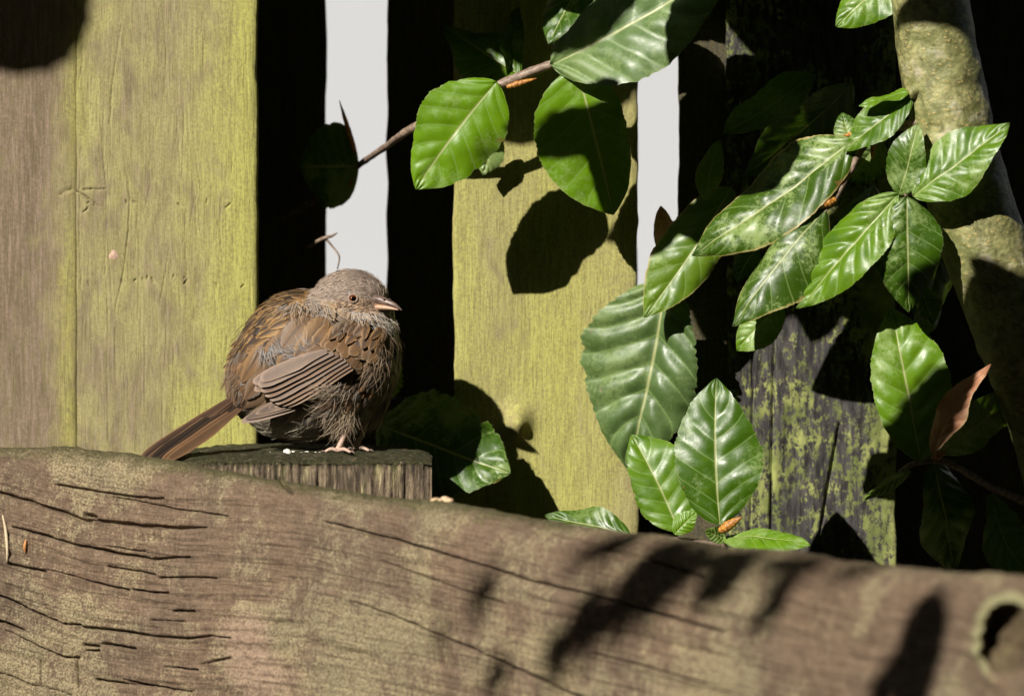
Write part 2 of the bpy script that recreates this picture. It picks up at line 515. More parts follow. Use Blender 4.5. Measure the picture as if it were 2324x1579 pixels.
def plank(name, x0, x1, Yf, thick, mat, parent, ytop=-6000, ybot=2300, rx=30, ry=30, algae=lambda x, y: 0 * x,
          cracks=(), wob=3., seed=0, lump=.0006, knots=(), dense=(-40, 1240)):
    xs = np.linspace(x0, x1, rx)
    ys = np.concatenate([np.linspace(ytop, dense[0], 14)[:-1], np.linspace(dense[0], dense[1], ry), np.linspace(dense[1], ybot, 6)[1:]])
    X, Yp = np.meshgrid(xs, ys)
    nr, nc = X.shape
    e = (X - x0) / (x1 - x0)
    wl = wob * fbm(np.stack([ys * .012, ys * 0 + seed, ys * 0], -1), seed, 4)
    wr = wob * fbm(np.stack([ys * .012, ys * 0 + seed + 9, ys * 0], -1), seed + 3, 4)
    X2 = X + (1 - e) * wl[:, None] + e * wr[:, None]
    px, py = X2.ravel(), Yp.ravel()
    dep = lump * fbm(np.stack([px * .02, py * .004, px * 0 + seed], -1), seed, 4)
    dep = dep + crack_depth(px, py, cracks)
    for kx, ky, kr, kh in knots:
        d = np.hypot(px - kx, (py - ky) * .8) / kr
        dep = dep - kh * np.exp(-d ** 2)
    edge = np.minimum(e.ravel(), 1 - e.ravel()) * (x1 - x0)
    dep = dep + .0012 * np.exp(-edge / 5.)
    V = P(px, py, Yf + dep)
    F = gridF(nr, nc)[:, ::-1]
    # boundary loop and back
    top = [j for j in range(nc)]; right = [i * nc + nc - 1 for i in range(1, nr)]
    bot = [(nr - 1) * nc + j for j in range(nc - 2, -1, -1)]; left = [i * nc for i in range(nr - 2, 0, -1)]
    loop = top + right + bot + left
    k = len(V)
    B = V[loop] + np.array([0, thick, 0]); B[:, 1] = Yf + thick
    V = np.vstack([V, B]); n = len(loop)
    SF = [[loop[i], loop[(i + 1) % n], k + (i + 1) % n, k + i] for i in range(n)]
    al = algae(px, py); al = np.concatenate([al, np.full(n, float(np.mean(al)))])
    o = mk(name, V, np.vstack([F, np.array(SF)]), mat, parent, attrs={'algae': al})
    me = o.data
    sm = np.ones(len(me.polygons), bool); sm[len(F):] = False
    me.polygons.foreach_set('use_smooth', sm)
    kk = list(range(k + n - 1, k - 1, -1))
    return o


YF = lambda x: .056 + (x - 300) / 2000 * .02
fence = thing('fence', 'weathered vertical board fence coated in yellow green algae', 'fence', P(1100, 1200, .08) * [1, 1, 0] + [0, 0, GZ])
cr1 = [[(165, 430, 2), (200, 450, 4), (225, 468, 2)], [(130, 443, 1.5), (165, 428, 3)], [(190, 432, 2), (240, 430, 1.5)],
       [(236, 250, 1), (232, 330, 2), (240, 420, 1)], [(275, 60, 1), (255, 190, 2), (250, 280, 1.5)],
       [(285, 380, 1), (295, 450, 2.2), (292, 520, 2.4), (280, 620, 2), (262, 700, 1)],
       [(245, 700, 1), (243, 850, 1.5), (246, 1000, 1)], [(360, 700, 1), (372, 640, 1.5), (385, 560, 1)]]
rs = np.random.default_rng(3)
for yy in (457, 636):
    xx = 200
    while xx < 560:
        q0 = yy + rs.normal() * 7
        cr1.append([(xx, q0, 1.6), (xx + rs.normal() * 4, q0 + 2 + rs.random() * 8, 1.2 + rs.random())])
        xx += 6 + rs.random() ** 2 * 120


def alg1(x, y):
    a = .36 + .30 * np.clip((x - 380) / 130, 0, 1) + .45 * np.exp(-((x - 562) / 28) ** 2)
    a = a + .35 * np.clip((y - 850) / 120, 0, 1) * np.clip((x - 330) / 100, 0, 1) - .1 * np.exp(-((y - 900) / 200) ** 2) * (x < 380)
    return a


def alg0(x, y):
    return np.clip(-.35 + 1.05 * np.clip((x - 60 + (y - 500) * .08 * (y < 650)) / 110, 0, 1), -1, .6)


for _i in range(46):
    hx = 180 + rs.random() * 400; hy = rs.random() * 1000; hl = 60 + rs.random() * 220
    cr1.append([(hx, hy, .5), (hx + rs.normal() * 3, hy + hl * .5, .75), (hx + rs.normal() * 5, hy + hl, .5)])
cr1 = [[(a_, b_, w_ * .62) for a_, b_, w_ in c_] if len(c_) > 2 and c_[0][2] > .6 else c_ for c_ in cr1]
plank('board', -620, 176, float(YF(300)) - .0007, .018, M['board_bare'], fence, rx=130, ry=260, algae=alg0, cracks=cr1, wob=2, seed=4)
plank('board', 165, 583, float(YF(300)), .018, M['board'], fence, rx=200, ry=560, algae=alg1, cracks=cr1, wob=3, seed=1)
plank('board', 1030, 1447, float(YF(1240)), .018, M['board'], fence, rx=90, ry=240, algae=lambda x, y: .72 + .14 * np.sin(x * .021), wob=5, seed=2,
      knots=[(1176, 960, 26, .009)])
plank('board', 1541, 1712, float(YF(1600)) + .006, .018, M['board_shade'], fence, rx=30, ry=160, algae=lambda x, y: .0 * x - .1, wob=4, seed=6)
YR = .200
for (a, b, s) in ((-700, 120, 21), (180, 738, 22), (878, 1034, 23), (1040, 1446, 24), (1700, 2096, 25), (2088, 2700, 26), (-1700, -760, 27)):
    plank('board', a, b, YR + .0, .018, M['board_shade'], fence, rx=16, ry=60, algae=lambda x, y: 0 * x + .1, wob=4, seed=s)
for x0, x1, s in ((-1300, -660, 31),):
    plank('board', x0, x1, float(YF(2300)), .018, M['board'], fence, rx=16, ry=60, algae=lambda x, y: 0 * x + .3, wob=4, seed=s)
plank('post', 1650, 2034, float(YF(1850)) - .012, .07, M['post'], fence, rx=120, ry=260, algae=lambda x, y: .07 * np.clip((x - 1900) / 90, 0, 1) - .01 + .05 * np.exp(-((y - 760) / 90) ** 2), wob=6, seed=8, lump=.002,
      cracks=[[(1705, 690, 3), (1708, 900, 4), (1700, 1250, 3)], [(1760, 700, 4), (1752, 1000, 6), (1748, 1250, 4)], [(1905, 960, 5), (1880, 1100, 8), (1860, 1220, 5)]])
# rails joining the two board rows
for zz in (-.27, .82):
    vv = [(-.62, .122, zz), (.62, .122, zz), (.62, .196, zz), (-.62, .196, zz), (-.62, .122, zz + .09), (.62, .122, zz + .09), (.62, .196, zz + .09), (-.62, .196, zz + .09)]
    mk('rail', vv, [[0, 1, 5, 4], [1, 2, 6, 5], [2, 3, 7, 6], [3, 0, 4, 7], [4, 5, 6, 7], [3, 2, 1, 0]], M['board_shade'], fence, smooth=False, attrs={'algae': np.zeros(8)})
vv = [(-.62, .184, -.26), (.62, .184, -.26), (.62, .198, -.26), (-.62, .198, -.26), (-.62, .184, -.034), (.62, .184, -.034), (.62, .198, -.034), (-.62, .198, -.034)]  # added dark plank that closes the bright gap behind the bird's legs
mk('dark_gap_board', vv, [[0, 1, 5, 4], [1, 2, 6, 5], [2, 3, 7, 6], [3, 0, 4, 7], [4, 5, 6, 7], [3, 2, 1, 0]], M['board_shade'], fence, smooth=False, attrs={'algae': np.zeros(8)})
# small raw knot in the first board
th = np.linspace(0, 6.2832, 18, endpoint=False)
kv = [P(258, 578, float(YF(300)) - .0012)] + [P(258 + 12 * math.cos(a) * (1 + .2 * math.sin(3 * a)), 578 + 15 * math.sin(a), float(YF(300)) + .0004) for a in th]
mk('knot', kv, [[0, 1 + (i + 1) % 18, 1 + i] for i in range(18)], M['pink_knot'], fence)


# ------------------------------------------------------------------ log in front
LX = np.array([-400, 0, 150, 300, 600, 800, 1000, 1200, 1400, 1600, 1800, 2000, 2150, 2324, 2800])
LT = np.array([985, 1010, 1021, 1038, 1082, 1116, 1140, 1172, 1206, 1232, 1256, 1280, 1298, 1308, 1330])


def logY(x):
    t = np.clip(x / 2324., 0, 2)
    return -.078 - .50 * np.where(t > 0, t, 0) ** 1.45


def grain_f(x):
    return np.interp(x, [-400, 0, 200, 420, 560, 700, 900, 2324, 2800], [-80, 0, 60, 88, 92, 105, 150, 480, 590])


HB, HA = .115, .024
xs = np.concatenate([np.linspace(-400, -20, 60)[:-1], np.linspace(-20, 1250, 760)[:-1], np.linspace(1250, 2400, 280)[:-1], np.linspace(2400, 2800, 20)])
ph = np.concatenate([np.linspace(-8, 25, 40)[:-1], np.linspace(25, 96, 340)[:-1], np.linspace(96, 352, 60)[:-1]])   # 0 = top, 90 = front
ph = np.radians(ph)
cn, sn = np.cos(ph), np.sin(ph)
ex = 2 / 2.7
ca = np.sign(cn) * np.abs(cn) ** ex; sa = np.sign(sn) * np.abs(sn) ** ex
top = P(xs, np.interp(xs, LX, LT), logY(xs))
# smooth the top line
ker = np.hanning(31); ker /= ker.sum()
for c in (0, 2):
    top[:, c] = np.convolve(np.pad(top[:, c], 15, mode='edge' if c == 2 else 'reflect', **({'reflect_type': 'odd'} if c == 0 else {})), ker, 'valid')
ctr = top - np.array([0, 0, HB])
tan = unit(np.gradient(ctr, axis=0)); tan[:, 2] = 0; tan = unit(tan)
nfr = np.stack([tan[:, 1], -tan[:, 0], 0 * tan[:, 0]], -1)            # faces the camera side
V = ctr[:, None] + HB * ca[None, :, None] * np.array([0, 0, 1]) + HA * sa[None, :, None] * nfr[:, None]
nrm = unit(ca[None, :, None] * np.array([0, 0, 1]) / HB + sa[None, :, None] * nfr[:, None] / HA)
V = V.reshape(-1, 3); nrm = nrm.reshape(-1, 3)
rel = V - CAMP
dep_ = rel @ FWD
px = rel[:, 0] / dep_ / K + 1162
py = 789.5 - (rel @ UP) / dep_ / K
cracks = [
    [(0, 1118, 3), (60, 1132, 5), (130, 1158, 6), (185, 1180, 8), (205, 1182, 8)],
    [(196, 1168, 10), (214, 1172, 9)],
    [(200, 1178, 5), (250, 1184, 4.5), (320, 1193, 7), (400, 1197, 5), (470, 1196, 2)],
    [(125, 1098, 2), (210, 1112, 3), (300, 1126, 3), (370, 1130, 2.5)],
    [(30, 1196, 2), (100, 1214, 3.5), (180, 1238, 3.5), (250, 1252, 4), (340, 1266, 3.5), (430, 1262, 2)],
    [(20, 1278, 4), (100, 1295, 4)], [(100, 1290, 1.6), (180, 1310, 2.2), (240, 1328, 3), (290, 1339, 3)],
    [(300, 1338, 3), (380, 1344, 3)], [(245, 1284, 2), (350, 1302, 2.6)], [(360, 1310, 2.5), (430, 1308, 2.5), (490, 1311, 2)],
    [(0, 1350, 3.5), (70, 1385, 4), (140, 1414, 3.5), (180, 1417, 3)], [(180, 1422, 5), (260, 1431, 6), (340, 1442, 4.5), (420, 1449, 4.5), (480, 1441, 4), (530, 1446, 2)],
    [(0, 1408, 5), (50, 1430, 5)], [(10, 1430, 1.5), (90, 1468, 3), (140, 1490, 4), (175, 1493, 5)],
    [(190, 1462, 5), (222, 1466, 5)], [(196, 1474, 4), (222, 1476, 4)], [(232, 1460, 6), (310, 1471, 4)],
    [(215, 1542, 4), (300, 1550, 4.5), (380, 1560, 2)], [(375, 1513, 2), (450, 1521, 4)], [(450, 1508, 2), (530, 1490, 3)],
    [(0, 1525, 3), (60, 1550, 3), (160, 1575, 2)], [(390, 1386, 3), (440, 1386, 3)], [(240, 1240, 1.5), (330, 1250, 2)],
    [(280, 1540, 2), (380, 1562, 2.5), (440, 1572, 2)], [(340, 1405, 2), (420, 1410, 2)], [(90, 1500, 1.5), (95, 1560, 1.5)], [(172, 1490, 3), (174, 1560, 2.5)],
    [(640, 1090, 6), (655, 1112, 7), (662, 1120, 3)], [(250, 1125, 1), (380, 1150, 2), (520, 1172, 2)],
    [(740, 1182, 1.5), (900, 1224, 3), (1050, 1268, 3), (1200, 1315, 3), (1350, 1352, 4), (1500, 1392, 5), (1640, 1432, 4)],
    [(800, 1362, 1.5), (920, 1410, 2.5), (1050, 1462, 3.5), (1180, 1520, 5), (1320, 1585, 5)],
    [(860, 1270, 1.5), (1000, 1320, 2), (1150, 1370, 2)], [(1250, 1210, 2), (1420, 1255, 2.5), (1600, 1310, 3)], [(1350, 1480, 3), (1600, 1550, 3)],
]
front = (np.tile(sn, len(xs)) > -.05)
dep = np.zeros(len(V))
dep[front] = crack_depth(px[front], py[front], cracks, .0040)
# knot scar: raised swirl with ragged fibres
kd = np.hypot((px - 560) / 75, (py - 1470) / 120)
dep -= .0030 * np.exp(-kd ** 2) * front
pp = np.stack([px * .03, py * .012, px * 0], -1)
fib = fbm(pp * 2.2, 9, 4)
dep -= .0020 * np.exp(-(kd / 1.25) ** 2) * fib * front
yrel = py - np.interp(px, LX, LT)
gacross = yrel * .0 + (py - grain_f(px)) * .0002
dep -= .0016 * fbm(np.stack([px * .004, gacross * 240, 0 * px], -1), 3, 4)
dep -= .0004 * fbm(np.stack([px * .018, gacross * 1500, 0 * px], -1), 13, 3)
dep -= .0005 * fbm(np.stack([px * .09, py * .05, 0 * px], -1), 23, 3) * front
dep -= .0022 * fbm(np.stack([px * .006, py * .006, 0 * px], -1), 8, 3)
# knot hole collar on the right
hd = np.hypot((px - 2290) / 1.0, (py - 1452) / 1.35)
ang_ = np.arctan2(-(py - 1452) / 1.35, px - 2290)                 # 0 = right, pi/2 = top
ridge = np.clip(.55 + .6 * np.cos(ang_ - 2.2), .12, 1.15) * (1 + .18 * fbm(np.stack([np.cos(ang_) * 3, np.sin(ang_) * 3, px * 0], -1), 4, 3))
dep_k = 0 - np.where(front, .012 * ridge * np.exp(-((hd - 72) / np.where(hd < 72, 9., 15.)) ** 2), 0)
dep_k = dep_k + np.where(front & (hd < 66), .015 * np.clip(1 - (hd / 64.) ** 4, 0, 1) + .004 * fbm(np.stack([px * .05, py * .03, px * 0], -1), 31, 3) * np.clip(1 - hd / 64., 0, 1), 0)
V = V - nrm * dep[:, None]
V[:, 1] += dep_k
pale = np.exp(-(np.hypot((px - 565) / 70, (py - 1440) / 75)) ** 2) + .8 * np.exp(-(np.hypot((px - 600) / 100, (py - 1545) / 60)) ** 2) + .35 * np.exp(-(np.hypot((px - 720) / 110, (py - 1190) / 50)) ** 2)
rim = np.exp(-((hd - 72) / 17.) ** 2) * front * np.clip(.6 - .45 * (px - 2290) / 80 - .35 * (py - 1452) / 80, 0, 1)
moss = np.exp(-np.clip(yrel, 0, 999) / 45.) * .9 * (px > -50) * np.where(px < 1300, 1, .6) + .10
log = thing('log', 'cracked weathered log slanting across the front with a knot hole at one end', 'log', (0.0, -.2, GZ))
V[:, 2] = np.maximum(V[:, 2], GZ - .01)
V_log = V.copy()
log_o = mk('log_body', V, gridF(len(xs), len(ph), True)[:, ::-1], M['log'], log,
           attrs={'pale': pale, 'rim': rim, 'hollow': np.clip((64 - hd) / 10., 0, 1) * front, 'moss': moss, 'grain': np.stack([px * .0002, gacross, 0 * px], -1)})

# ------------------------------------------------------------------ post stump the bird sits on
bx0, bx1, ytf = 385, 980, 1040
Yb_f = -.046
nx, nd, nzv = 200, 26, 60
e = np.linspace(0, 1, nx)
bxs = bx0 + (bx1 - bx0) * e
zt = P(682, ytf, Yb_f)[2]
fx = P(bxs, ytf, Yb_f)[:, 0]
fx = fx + 0.0
hw = (fx[-1] - fx[0]) / 2; cx = (fx[-1] + fx[0]) / 2
Yback = Yb_f + .02 + .080 * np.clip(1 - np.abs((fx - cx) / hw) ** 3.0, 0, 1) ** .5
tops = []
for k in range(nd):
    f = k / (nd - 1)
    Yk = Yb_f + f * (Yback - Yb_f)
    z = zt + .0000 + .0010 * np.sin(np.pi * f) * np.sqrt(np.clip(1 - ((fx - cx) / hw) ** 2, 0, 1))
    z = z - .0016 * np.exp(-f * 14) - .0016 * np.exp(-(1 - np.abs((fx - cx) / hw)) * 40)
    tops.append(np.stack([fx, Yk, z], -1))
tops = np.array(tops)
tops[..., 2] += (.0010 * fbm(tops.reshape(-1, 3) * 260, 2, 5) + .0016 * np.minimum(0, fbm(tops.reshape(-1, 3) * 90, 7, 3) - .1)).reshape(nd, nx)
fr = []
zs = np.concatenate([[0.0012], np.linspace(.004, .07, nzv - 6), np.linspace(.09, -GZ + zt, 5)])
for dz in zs:
    p = np.stack([fx, np.full(nx, Yb_f), np.full(nx, zt - .0016 - dz)], -1)
    rough = fbm(np.stack([p[:, 0] * 900, p[:, 2] * 50, p[:, 0] * 0], -1), 6, 5) * .0017 + fbm(p * 120, 4, 2) * .001
    p[:, 1] += rough + .0016 * np.exp(-dz * 900)
    fr.append(p)
fr = np.array(fr)
bk = []
for dz in (0.0, .02, -GZ + zt):
    bk.append(np.stack([fx, Yback + .001, np.full(nx, zt - .001 - dz)], -1))
bk = np.array(bk)
Vt = np.concatenate([tops[::-1].reshape(-1, 3), fr.reshape(-1, 3)])
Ft = gridF(nd + len(zs), nx)[:, ::-1]
n0 = len(Vt)
Fb = gridF(len(bk), nx) + n0
# join back wall to the top far edge
jb = np.stack([np.arange(nx - 1), np.arange(1, nx), n0 + np.arange(1, nx), n0 + np.arange(nx - 1)], -1)[:, ::-1]
Vt = np.concatenate([Vt, bk.reshape(-1, 3)])
# side walls (left and right ends): strips between front and back columns
sideF = []
mossb = np.concatenate([np.full(nd * nx, 1.0), np.repeat(np.concatenate([[.55, .35], np.zeros(len(zs) - 2)]), nx), np.full(len(bk) * nx, .3)])
stump = thing('wooden_post', 'low sawn wooden post with mossy top that the small brown bird sits on', 'post', (cx, 0, GZ))
mk('post', Vt, np.vstack([Ft, Fb, jb]), M['block'], stump, attrs={'moss': mossb})
for sx, k in ((0, -1), (nx - 1, 1)):
    vv = [(fx[sx] - k * .0004, Yb_f + .001, zt - .0035), (fx[sx] - k * .0004, Yback[sx], zt - .0035), (fx[sx] - k * .0004, Yback[sx], GZ), (fx[sx] - k * .0004, Yb_f + .001, GZ)]
    mk('side_face', vv, [[0, 1, 2, 3] if k < 0 else [3, 2, 1, 0]], M['block'], stump, smooth=False, attrs={'moss': np.full(4, .35)})


# ------------------------------------------------------------------ leaves
def blade(B, T, W, nrm, nu, nv, prof, mid=None, fold=0., cup=0., corr=0., ncorr=NV, wavy=0., teeth=0., seed=0, twist=0., notch=0.):
    r = np.random.default_rng(seed)
    B = np.asarray(B, float); T = np.asarray(T, float)
    Lg = np.linalg.norm(T - B)
    n0 = np.asarray(nrm, float)
    if mid is None: mid = (B + T) / 2
    u = np.linspace(0, 1, nu)
    c = ((1 - u) ** 2)[:, None] * B + (2 * u * (1 - u))[:, None] * mid + (u ** 2)[:, None] * T
    t = unit(np.gradient(c, axis=0))
    n = unit(n0 - (t @ n0)[:, None] * t)
    s = np.cross(t, n)
    if twist:
        a = twist * (u - .3)
        n, s = n * np.cos(a)[:, None] + s * np.sin(a)[:, None], s * np.cos(a)[:, None] - n * np.sin(a)[:, None]
    v = np.linspace(-1, 1, nv)
    U, Vv = np.meshgrid(u, v, indexing='ij')
    av = np.abs(Vv)
    hwid = W / 2 * prof(u)
    jag = 1 + teeth * (np.abs(np.sin(np.pi * (u * ncorr - CV * ncorr))) - .5) + teeth * .8 * r.normal(size=nu) * .5
    jag2 = 1 + teeth * (np.abs(np.sin(np.pi * (u * ncorr - CV * ncorr + .3))) - .5) + teeth * .8 * r.normal(size=nu) * .5
    if teeth:
        asy = .10 * r.normal(); lo1 = .07 * np.sin(u * (5 + 4 * r.random()) + r.random() * 6); lo2 = .07 * np.sin(u * (5 + 4 * r.random()) + r.random() * 6)
        jag = jag * (1 + asy + lo1); jag2 = jag2 * (1 - asy + lo2)
    H = hwid[:, None] * np.where(Vv < 0, 1 + (jag[:, None] - 1) * av ** 2, 1 + (jag2[:, None] - 1) * av ** 2)
    q = ncorr * (U - CV * av)
    h = np.abs(np.sin(np.pi * q)) ** .7 * np.minimum(1, av * 5) * (1 - .7 * av ** 4) * corr
    ph1, ph2 = r.random() * 6, r.random() * 6
    wv = wavy * hwid[:, None] * av ** 2 * np.sin(U * (7 + 3 * r.random()) + np.where(Vv > 0, ph1, ph2))
    off = fold * av * H + cup * av ** 2 * H + h + wv
    Vx = c[:, None] + s[:, None] * (Vv * H)[..., None] + n[:, None] * off[..., None]
    uv = np.stack([U, Vv * .5 + .5], -1).reshape(-1, 2)
    return Vx.reshape(-1, 3), gridF(nu, nv), uv


def beech(u):
    return np.clip(np.sin(np.pi * np.clip(u, 0, 1) ** .88), 0, 1) ** .72 * (1 - .12 * u) * np.where(u > .9, 1 - (u - .9) * 2.5, 1)


def leaf(par, b, t, W, nrm=(0, 0), mat='leaf', corr=.0012, fold=.12, cup=-.1, wavy=.1, bow=0., sag=(0, 0), teeth=.028, twist=0., seed=None, label=None, petiole=None, hi=True):
    """b, t = (x, y, Y); nrm = sideways and upward lean of the face; bow pushes the middle toward the viewer (m)"""
    leaf.k += 1
    seed = seed if seed is not None else leaf.k
    B = P(*b); T = P(*t)
    n = np.array([nrm[0], -1.0, nrm[1]])
    mid = (B + T) / 2 + np.array([sag[0] * .0002, -bow, -sag[1] * .0002])
    nu, nv = (72, 25) if hi else (36, 13)
    rr_ = np.random.default_rng(seed * 7 + 1)
    mid = mid + (T - B) * .0 + np.cross(unit(T - B), n) * np.linalg.norm(T - B) * .05 * rr_.normal()
    V, F, uv = blade(B, T, W * .0002, n, nu, nv, beech, mid, fold, cup, corr * (.55 + .6 * rr_.random()), NV, wavy * 1.4, teeth, seed, twist + .25 * rr_.normal())
    # slow undulation so that no blade is flat
    V = V + n / np.linalg.norm(n) * (.0024 * fbm(V * 55 + seed, seed, 3) * np.minimum(1, uv[:, 0] * 3))[:, None]
    o = mk('leaf', V, F, M[mat], par, uv=uv)
    if label: o['label'] = label
    if petiole is not None:
        pm = (B + P(*petiole)) / 2 + np.array([0, -.0008, -.0006])
        mk_tube('leaf_stalk', [P(*petiole), pm, B + (T - B) * .02], [.0008, .0006, .0006], M['twig'], par, nseg=7, n=8)
    return o


leaf.k = 100


def bud(par, b, t, r):
    B = P(*b); T = P(*t)
    pts = [B + (T - B) * f for f in (0, .3, .65, 1)]
    V, F, uv = tube(pts, [r * .6, r, r * .75, r * .1], 12, 28)
    # overlapping scales
    c = B + (T - B) * uv[:, :1]
    d = V - c
    k = 1 + .22 * ((uv[:, 0] * 6 + .5 * np.round(uv[:, 1] * 3)) % 1.0)
    V = c + d * k[:, None]
    tri = F[F[:, 2] == F[:, 3]]; q = F[F[:, 2] != F[:, 3]]
    return mk('bud', V, q.tolist() + tri[:, :3].tolist(), M['bud'], par, uv=uv)


# --- upper twig through the fence gap
tw = thing('beech_twig', 'thin beech twig with three big leaves crossing in front of the fence gap', 'twig', P(1130, 195, .038))
mk_tube('twig', [P(640, 500, .19), P(735, 440, .17), P(815, 375, .14), P(880, 330, .075), P(930, 295, .042), P(1040, 238, .028), P(1130, 195, .027), P(1235, 152, .026), P(1335, 128, .024)],
        [.0016, .0016, .0015, .0016, .0019, .0020, .0022, .0020, .0015], M['twig'], tw, nseg=12, n=70, bump=.0004, seed=2, bumpscale=500)
bud(tw, (1292, 142, .024), (1336, 125, .022), .0022)
bud(tw, (1150, 198, .023), (1218, 178, .021), .0013)
bud(tw, (806, 345, .13), (770, 228, .12), .0012)
bud(tw, (800, 398, .14), (794, 430, .14), .0008)
leaf(tw, (1128, 186, .002), (944, 430, .004), 210, (.05, .05), 'leaf_clean', .0007, .05, -.15, .10, .004, petiole=(1132, 194, .027))
leaf(tw, (1308, 150, .012), (1392, 488, .018), 240, (-.12, .25), 'leaf_clean', .0010, .14, -.12, .10, .006, petiole=(1306, 136, .025))
leaf(tw, (1252, 148, .014), (1668, -95, -.01), 285, (-.30, .36), 'leaf_grey', .0020, .10, -.10, .10, .006, petiole=(1246, 150, .026))
leaf(tw, (1125, 300, .05), (1096, 398, .054), 70, (.2, .1), 'leaf', .0006)
leaf(tw, (1395, -30, .040), (1545, 85, .042), 130, (-.2, .3), 'leaf', .001)  # added leaf, hidden behind the top leaf, to shade the board
leaf(tw, (815, 378, .138), (680, 380, .15), 225, (0, .0), 'leaf', .0006, petiole=(820, 372, .135))
leaf(tw, (1180, 170, .045), (1010, 60, .06), 150, (1.4, -.6), 'leaf', .001)
leaf(tw, (1150, 172, .045), (1180, 20, .06), 130, (1.4, -.6), 'leaf', .001)
tw2 = thing('bare_twig', 'tiny forked bare twig against the pale gap beside the fence board', 'twig', P(735, 545, .09))
mk_tube('twig', [P(700, 560, .10), P(733, 541, .09), P(752, 536, .09), P(766, 528, .09)], [.0010, .0009, .0007, .0003], M['twig'], tw2, nseg=7, n=16)
mk_tube('twig', [P(738, 540, .09), P(755, 560, .09), P(770, 582, .088), P(766, 610, .09)], [.0006, .0005, .0004, .0003], M['twig'], tw2, nseg=6, n=14)

# --- young beech at right
TP = [(2000, -4200, -.02), (2035, -2200, -.03), (2065, -1100, -.03), (2085, -380, -.03), (2100, -120, -.03), (2118, 60, -.03), (2150, 240, -.03), (2192, 420, -.03), (2250, 600, -.028), (2330, 800, -.02), (2420, 1050, .02), (2500, 1500, .02)]
tree = thing('young_beech', 'young beech with smooth spotted grey green trunk and glossy leaves', 'tree', P(2500, 1500, .02) * [1, 1, 0] + [0, 0, GZ])
pts = [P(*p) for p in TP] + [np.array([P(2520, 1700, .02)[0], .02, GZ])]
mk_tube('trunk', pts, [.013, .0145, .0157, .0165, .0172, .0178, .0186, .019, .0195, .02, .021, .022, .024], M['bark'], tree, nseg=64, n=300, bump=.0012, seed=4, bumpscale=110)
mk_tube('branch_stub', [P(2150, 210, -.036), P(2085, 205, -.040), P(2062, 212, -.042)], [.004, .0036, .003], M['bark'], tree, nseg=12, n=14, bump=.0006)
mk_tube('branch_stub', [P(2230, 600, -.034), P(2205, 622, -.040), P(2195, 614, -.042)], [.003, .003, .0018], M['bark'], tree, nseg=10, n=12, bump=.0005)
mk_tube('branch_stub', [P(2270, 505, -.030), P(2308, 512, -.032), P(2320, 506, -.032)], [.003, .003, .0016], M['bark'], tree, nseg=10, n=12, bump=.0005)
mk_tube('twig', [P(2130, 262, -.034), P(2075, 278, -.038), P(2030, 292, -.038), P(1985, 302, -.036), P(1962, 330, -.034), P(1930, 385, -.032), P(1905, 430, -.034), P(1885, 462, -.035), P(1850, 474, -.034)],
        [.004, .0020, .0018, .0021, .0017, .0016, .0017, .0018, .001], M['twig'], tree, nseg=12, n=80, bump=.0005, seed=6, bumpscale=450)
bud(tree, (1968, 302, -.03), (1914, 308, -.034), .0019)
bud(tree, (1985, 306, -.03), (1978, 366, -.034), .0013)
bud(tree, (1897, 452, -.036), (1846, 472, -.038), .0022)
bud(tree, (2056, 444, -.044), (2040, 436, -.046), .0016)
leaf(tree, (1936, 318, -.030), (1572, 580, -.02), 205, (-.25, .62), 'leaf_mott', .0012, .10, -.25, .10, .006, sag=(0, -14), petiole=(1975, 303, -.028))
leaf(tree, (1660, 425, .026), (1462, 722, .022), 155, (-.15, .25), 'leaf_mott', .0008, .10, -.2, .14, .003, sag=(-10, -10))
leaf(tree, (1874, 476, -.036), (1664, 742, -.044), 150, (-.30, .45), 'leaf_mott', .0009, .08, -.55, .12, .008, sag=(-16, -8), petiole=(1885, 464, -.035))
leaf(tree, (2040, 440, -.050), (1812, 702, -.044), 150, (-.30, .42), 'leaf', .0015, .16, -.2, .10, .006, sag=(6, 0))
leaf(tree, (2058, 446, -.052), (2062, 708, -.048), 168, (.02, .35), 'leaf', .0010, .12, -.3, .12, .010, sag=(-12, 0))
leaf(tree, (2072, 446, -.054), (2292, 280, -.060), 145, (-.05, .55), 'leaf', .0009, .10, -.15, .12, .006, sag=(10, 14))
leaf(tree, (2040, 442, -.048), (2082, 280, -.050), 100, (-.45, .1), 'leaf', .0008, .3, -.1, .08, .004, sag=(-10, 0))
mk_tube('twig', [P(2140, 330, -.040), P(2100, 420, -.050), P(2052, 442, -.050)], [.002, .0014, .0012], M['twig'], tree, nseg=8, n=16)
leaf(tree, (2070, 222, -.04), (1915, 345, -.034), 105, (-.2, .55), 'leaf', .0008, .12, -.1, .08, .004, sag=(-6, -8))
leaf(tree, (2064, 210, -.042), (1950, 246, -.04), 60, (-.2, 2.4), 'leaf', .0006, .1, -.1, .2, sag=(0, -8))
leaf(tree, (1930, 322, -.024), (1912, 255, -.016), 64, (.1, .2), 'leaf', .0006, .05)
leaf(tree, (2000, 318, -.020), (1925, 410, -.012), 100, (.2, .3), 'leaf', .0008)
leaf(tree, (1935, 190, .02), (1690, 400, .030), 210, (1.3, -.6), 'leaf', .001)
leaf(tree, (1850, 170, .03), (1640, 300, .035), 170, (1.4, -.6), 'leaf', .001)
leaf(tree, (1536, 596, .034), (1498, 466, .040), 62, (-.3, .2), 'leaf_dead', .0005, .3, label='small dry brown leaf in front of the pale gap')
leaf(tree, (1602, 455, -.002), (1634, 316, .0), 62, (-.2, .2), 'leaf_mott', .0005, .1)
leaf(tree, (1775, 690, -.03), (1672, 796, -.026), 95, (-.1, .3), 'leaf', .0006, .1, -.1, .15)
leaf(tree, (1720, 560, -.012), (1672, 640, -.01), 60, (-.1, .3), 'leaf', .0006, .1)
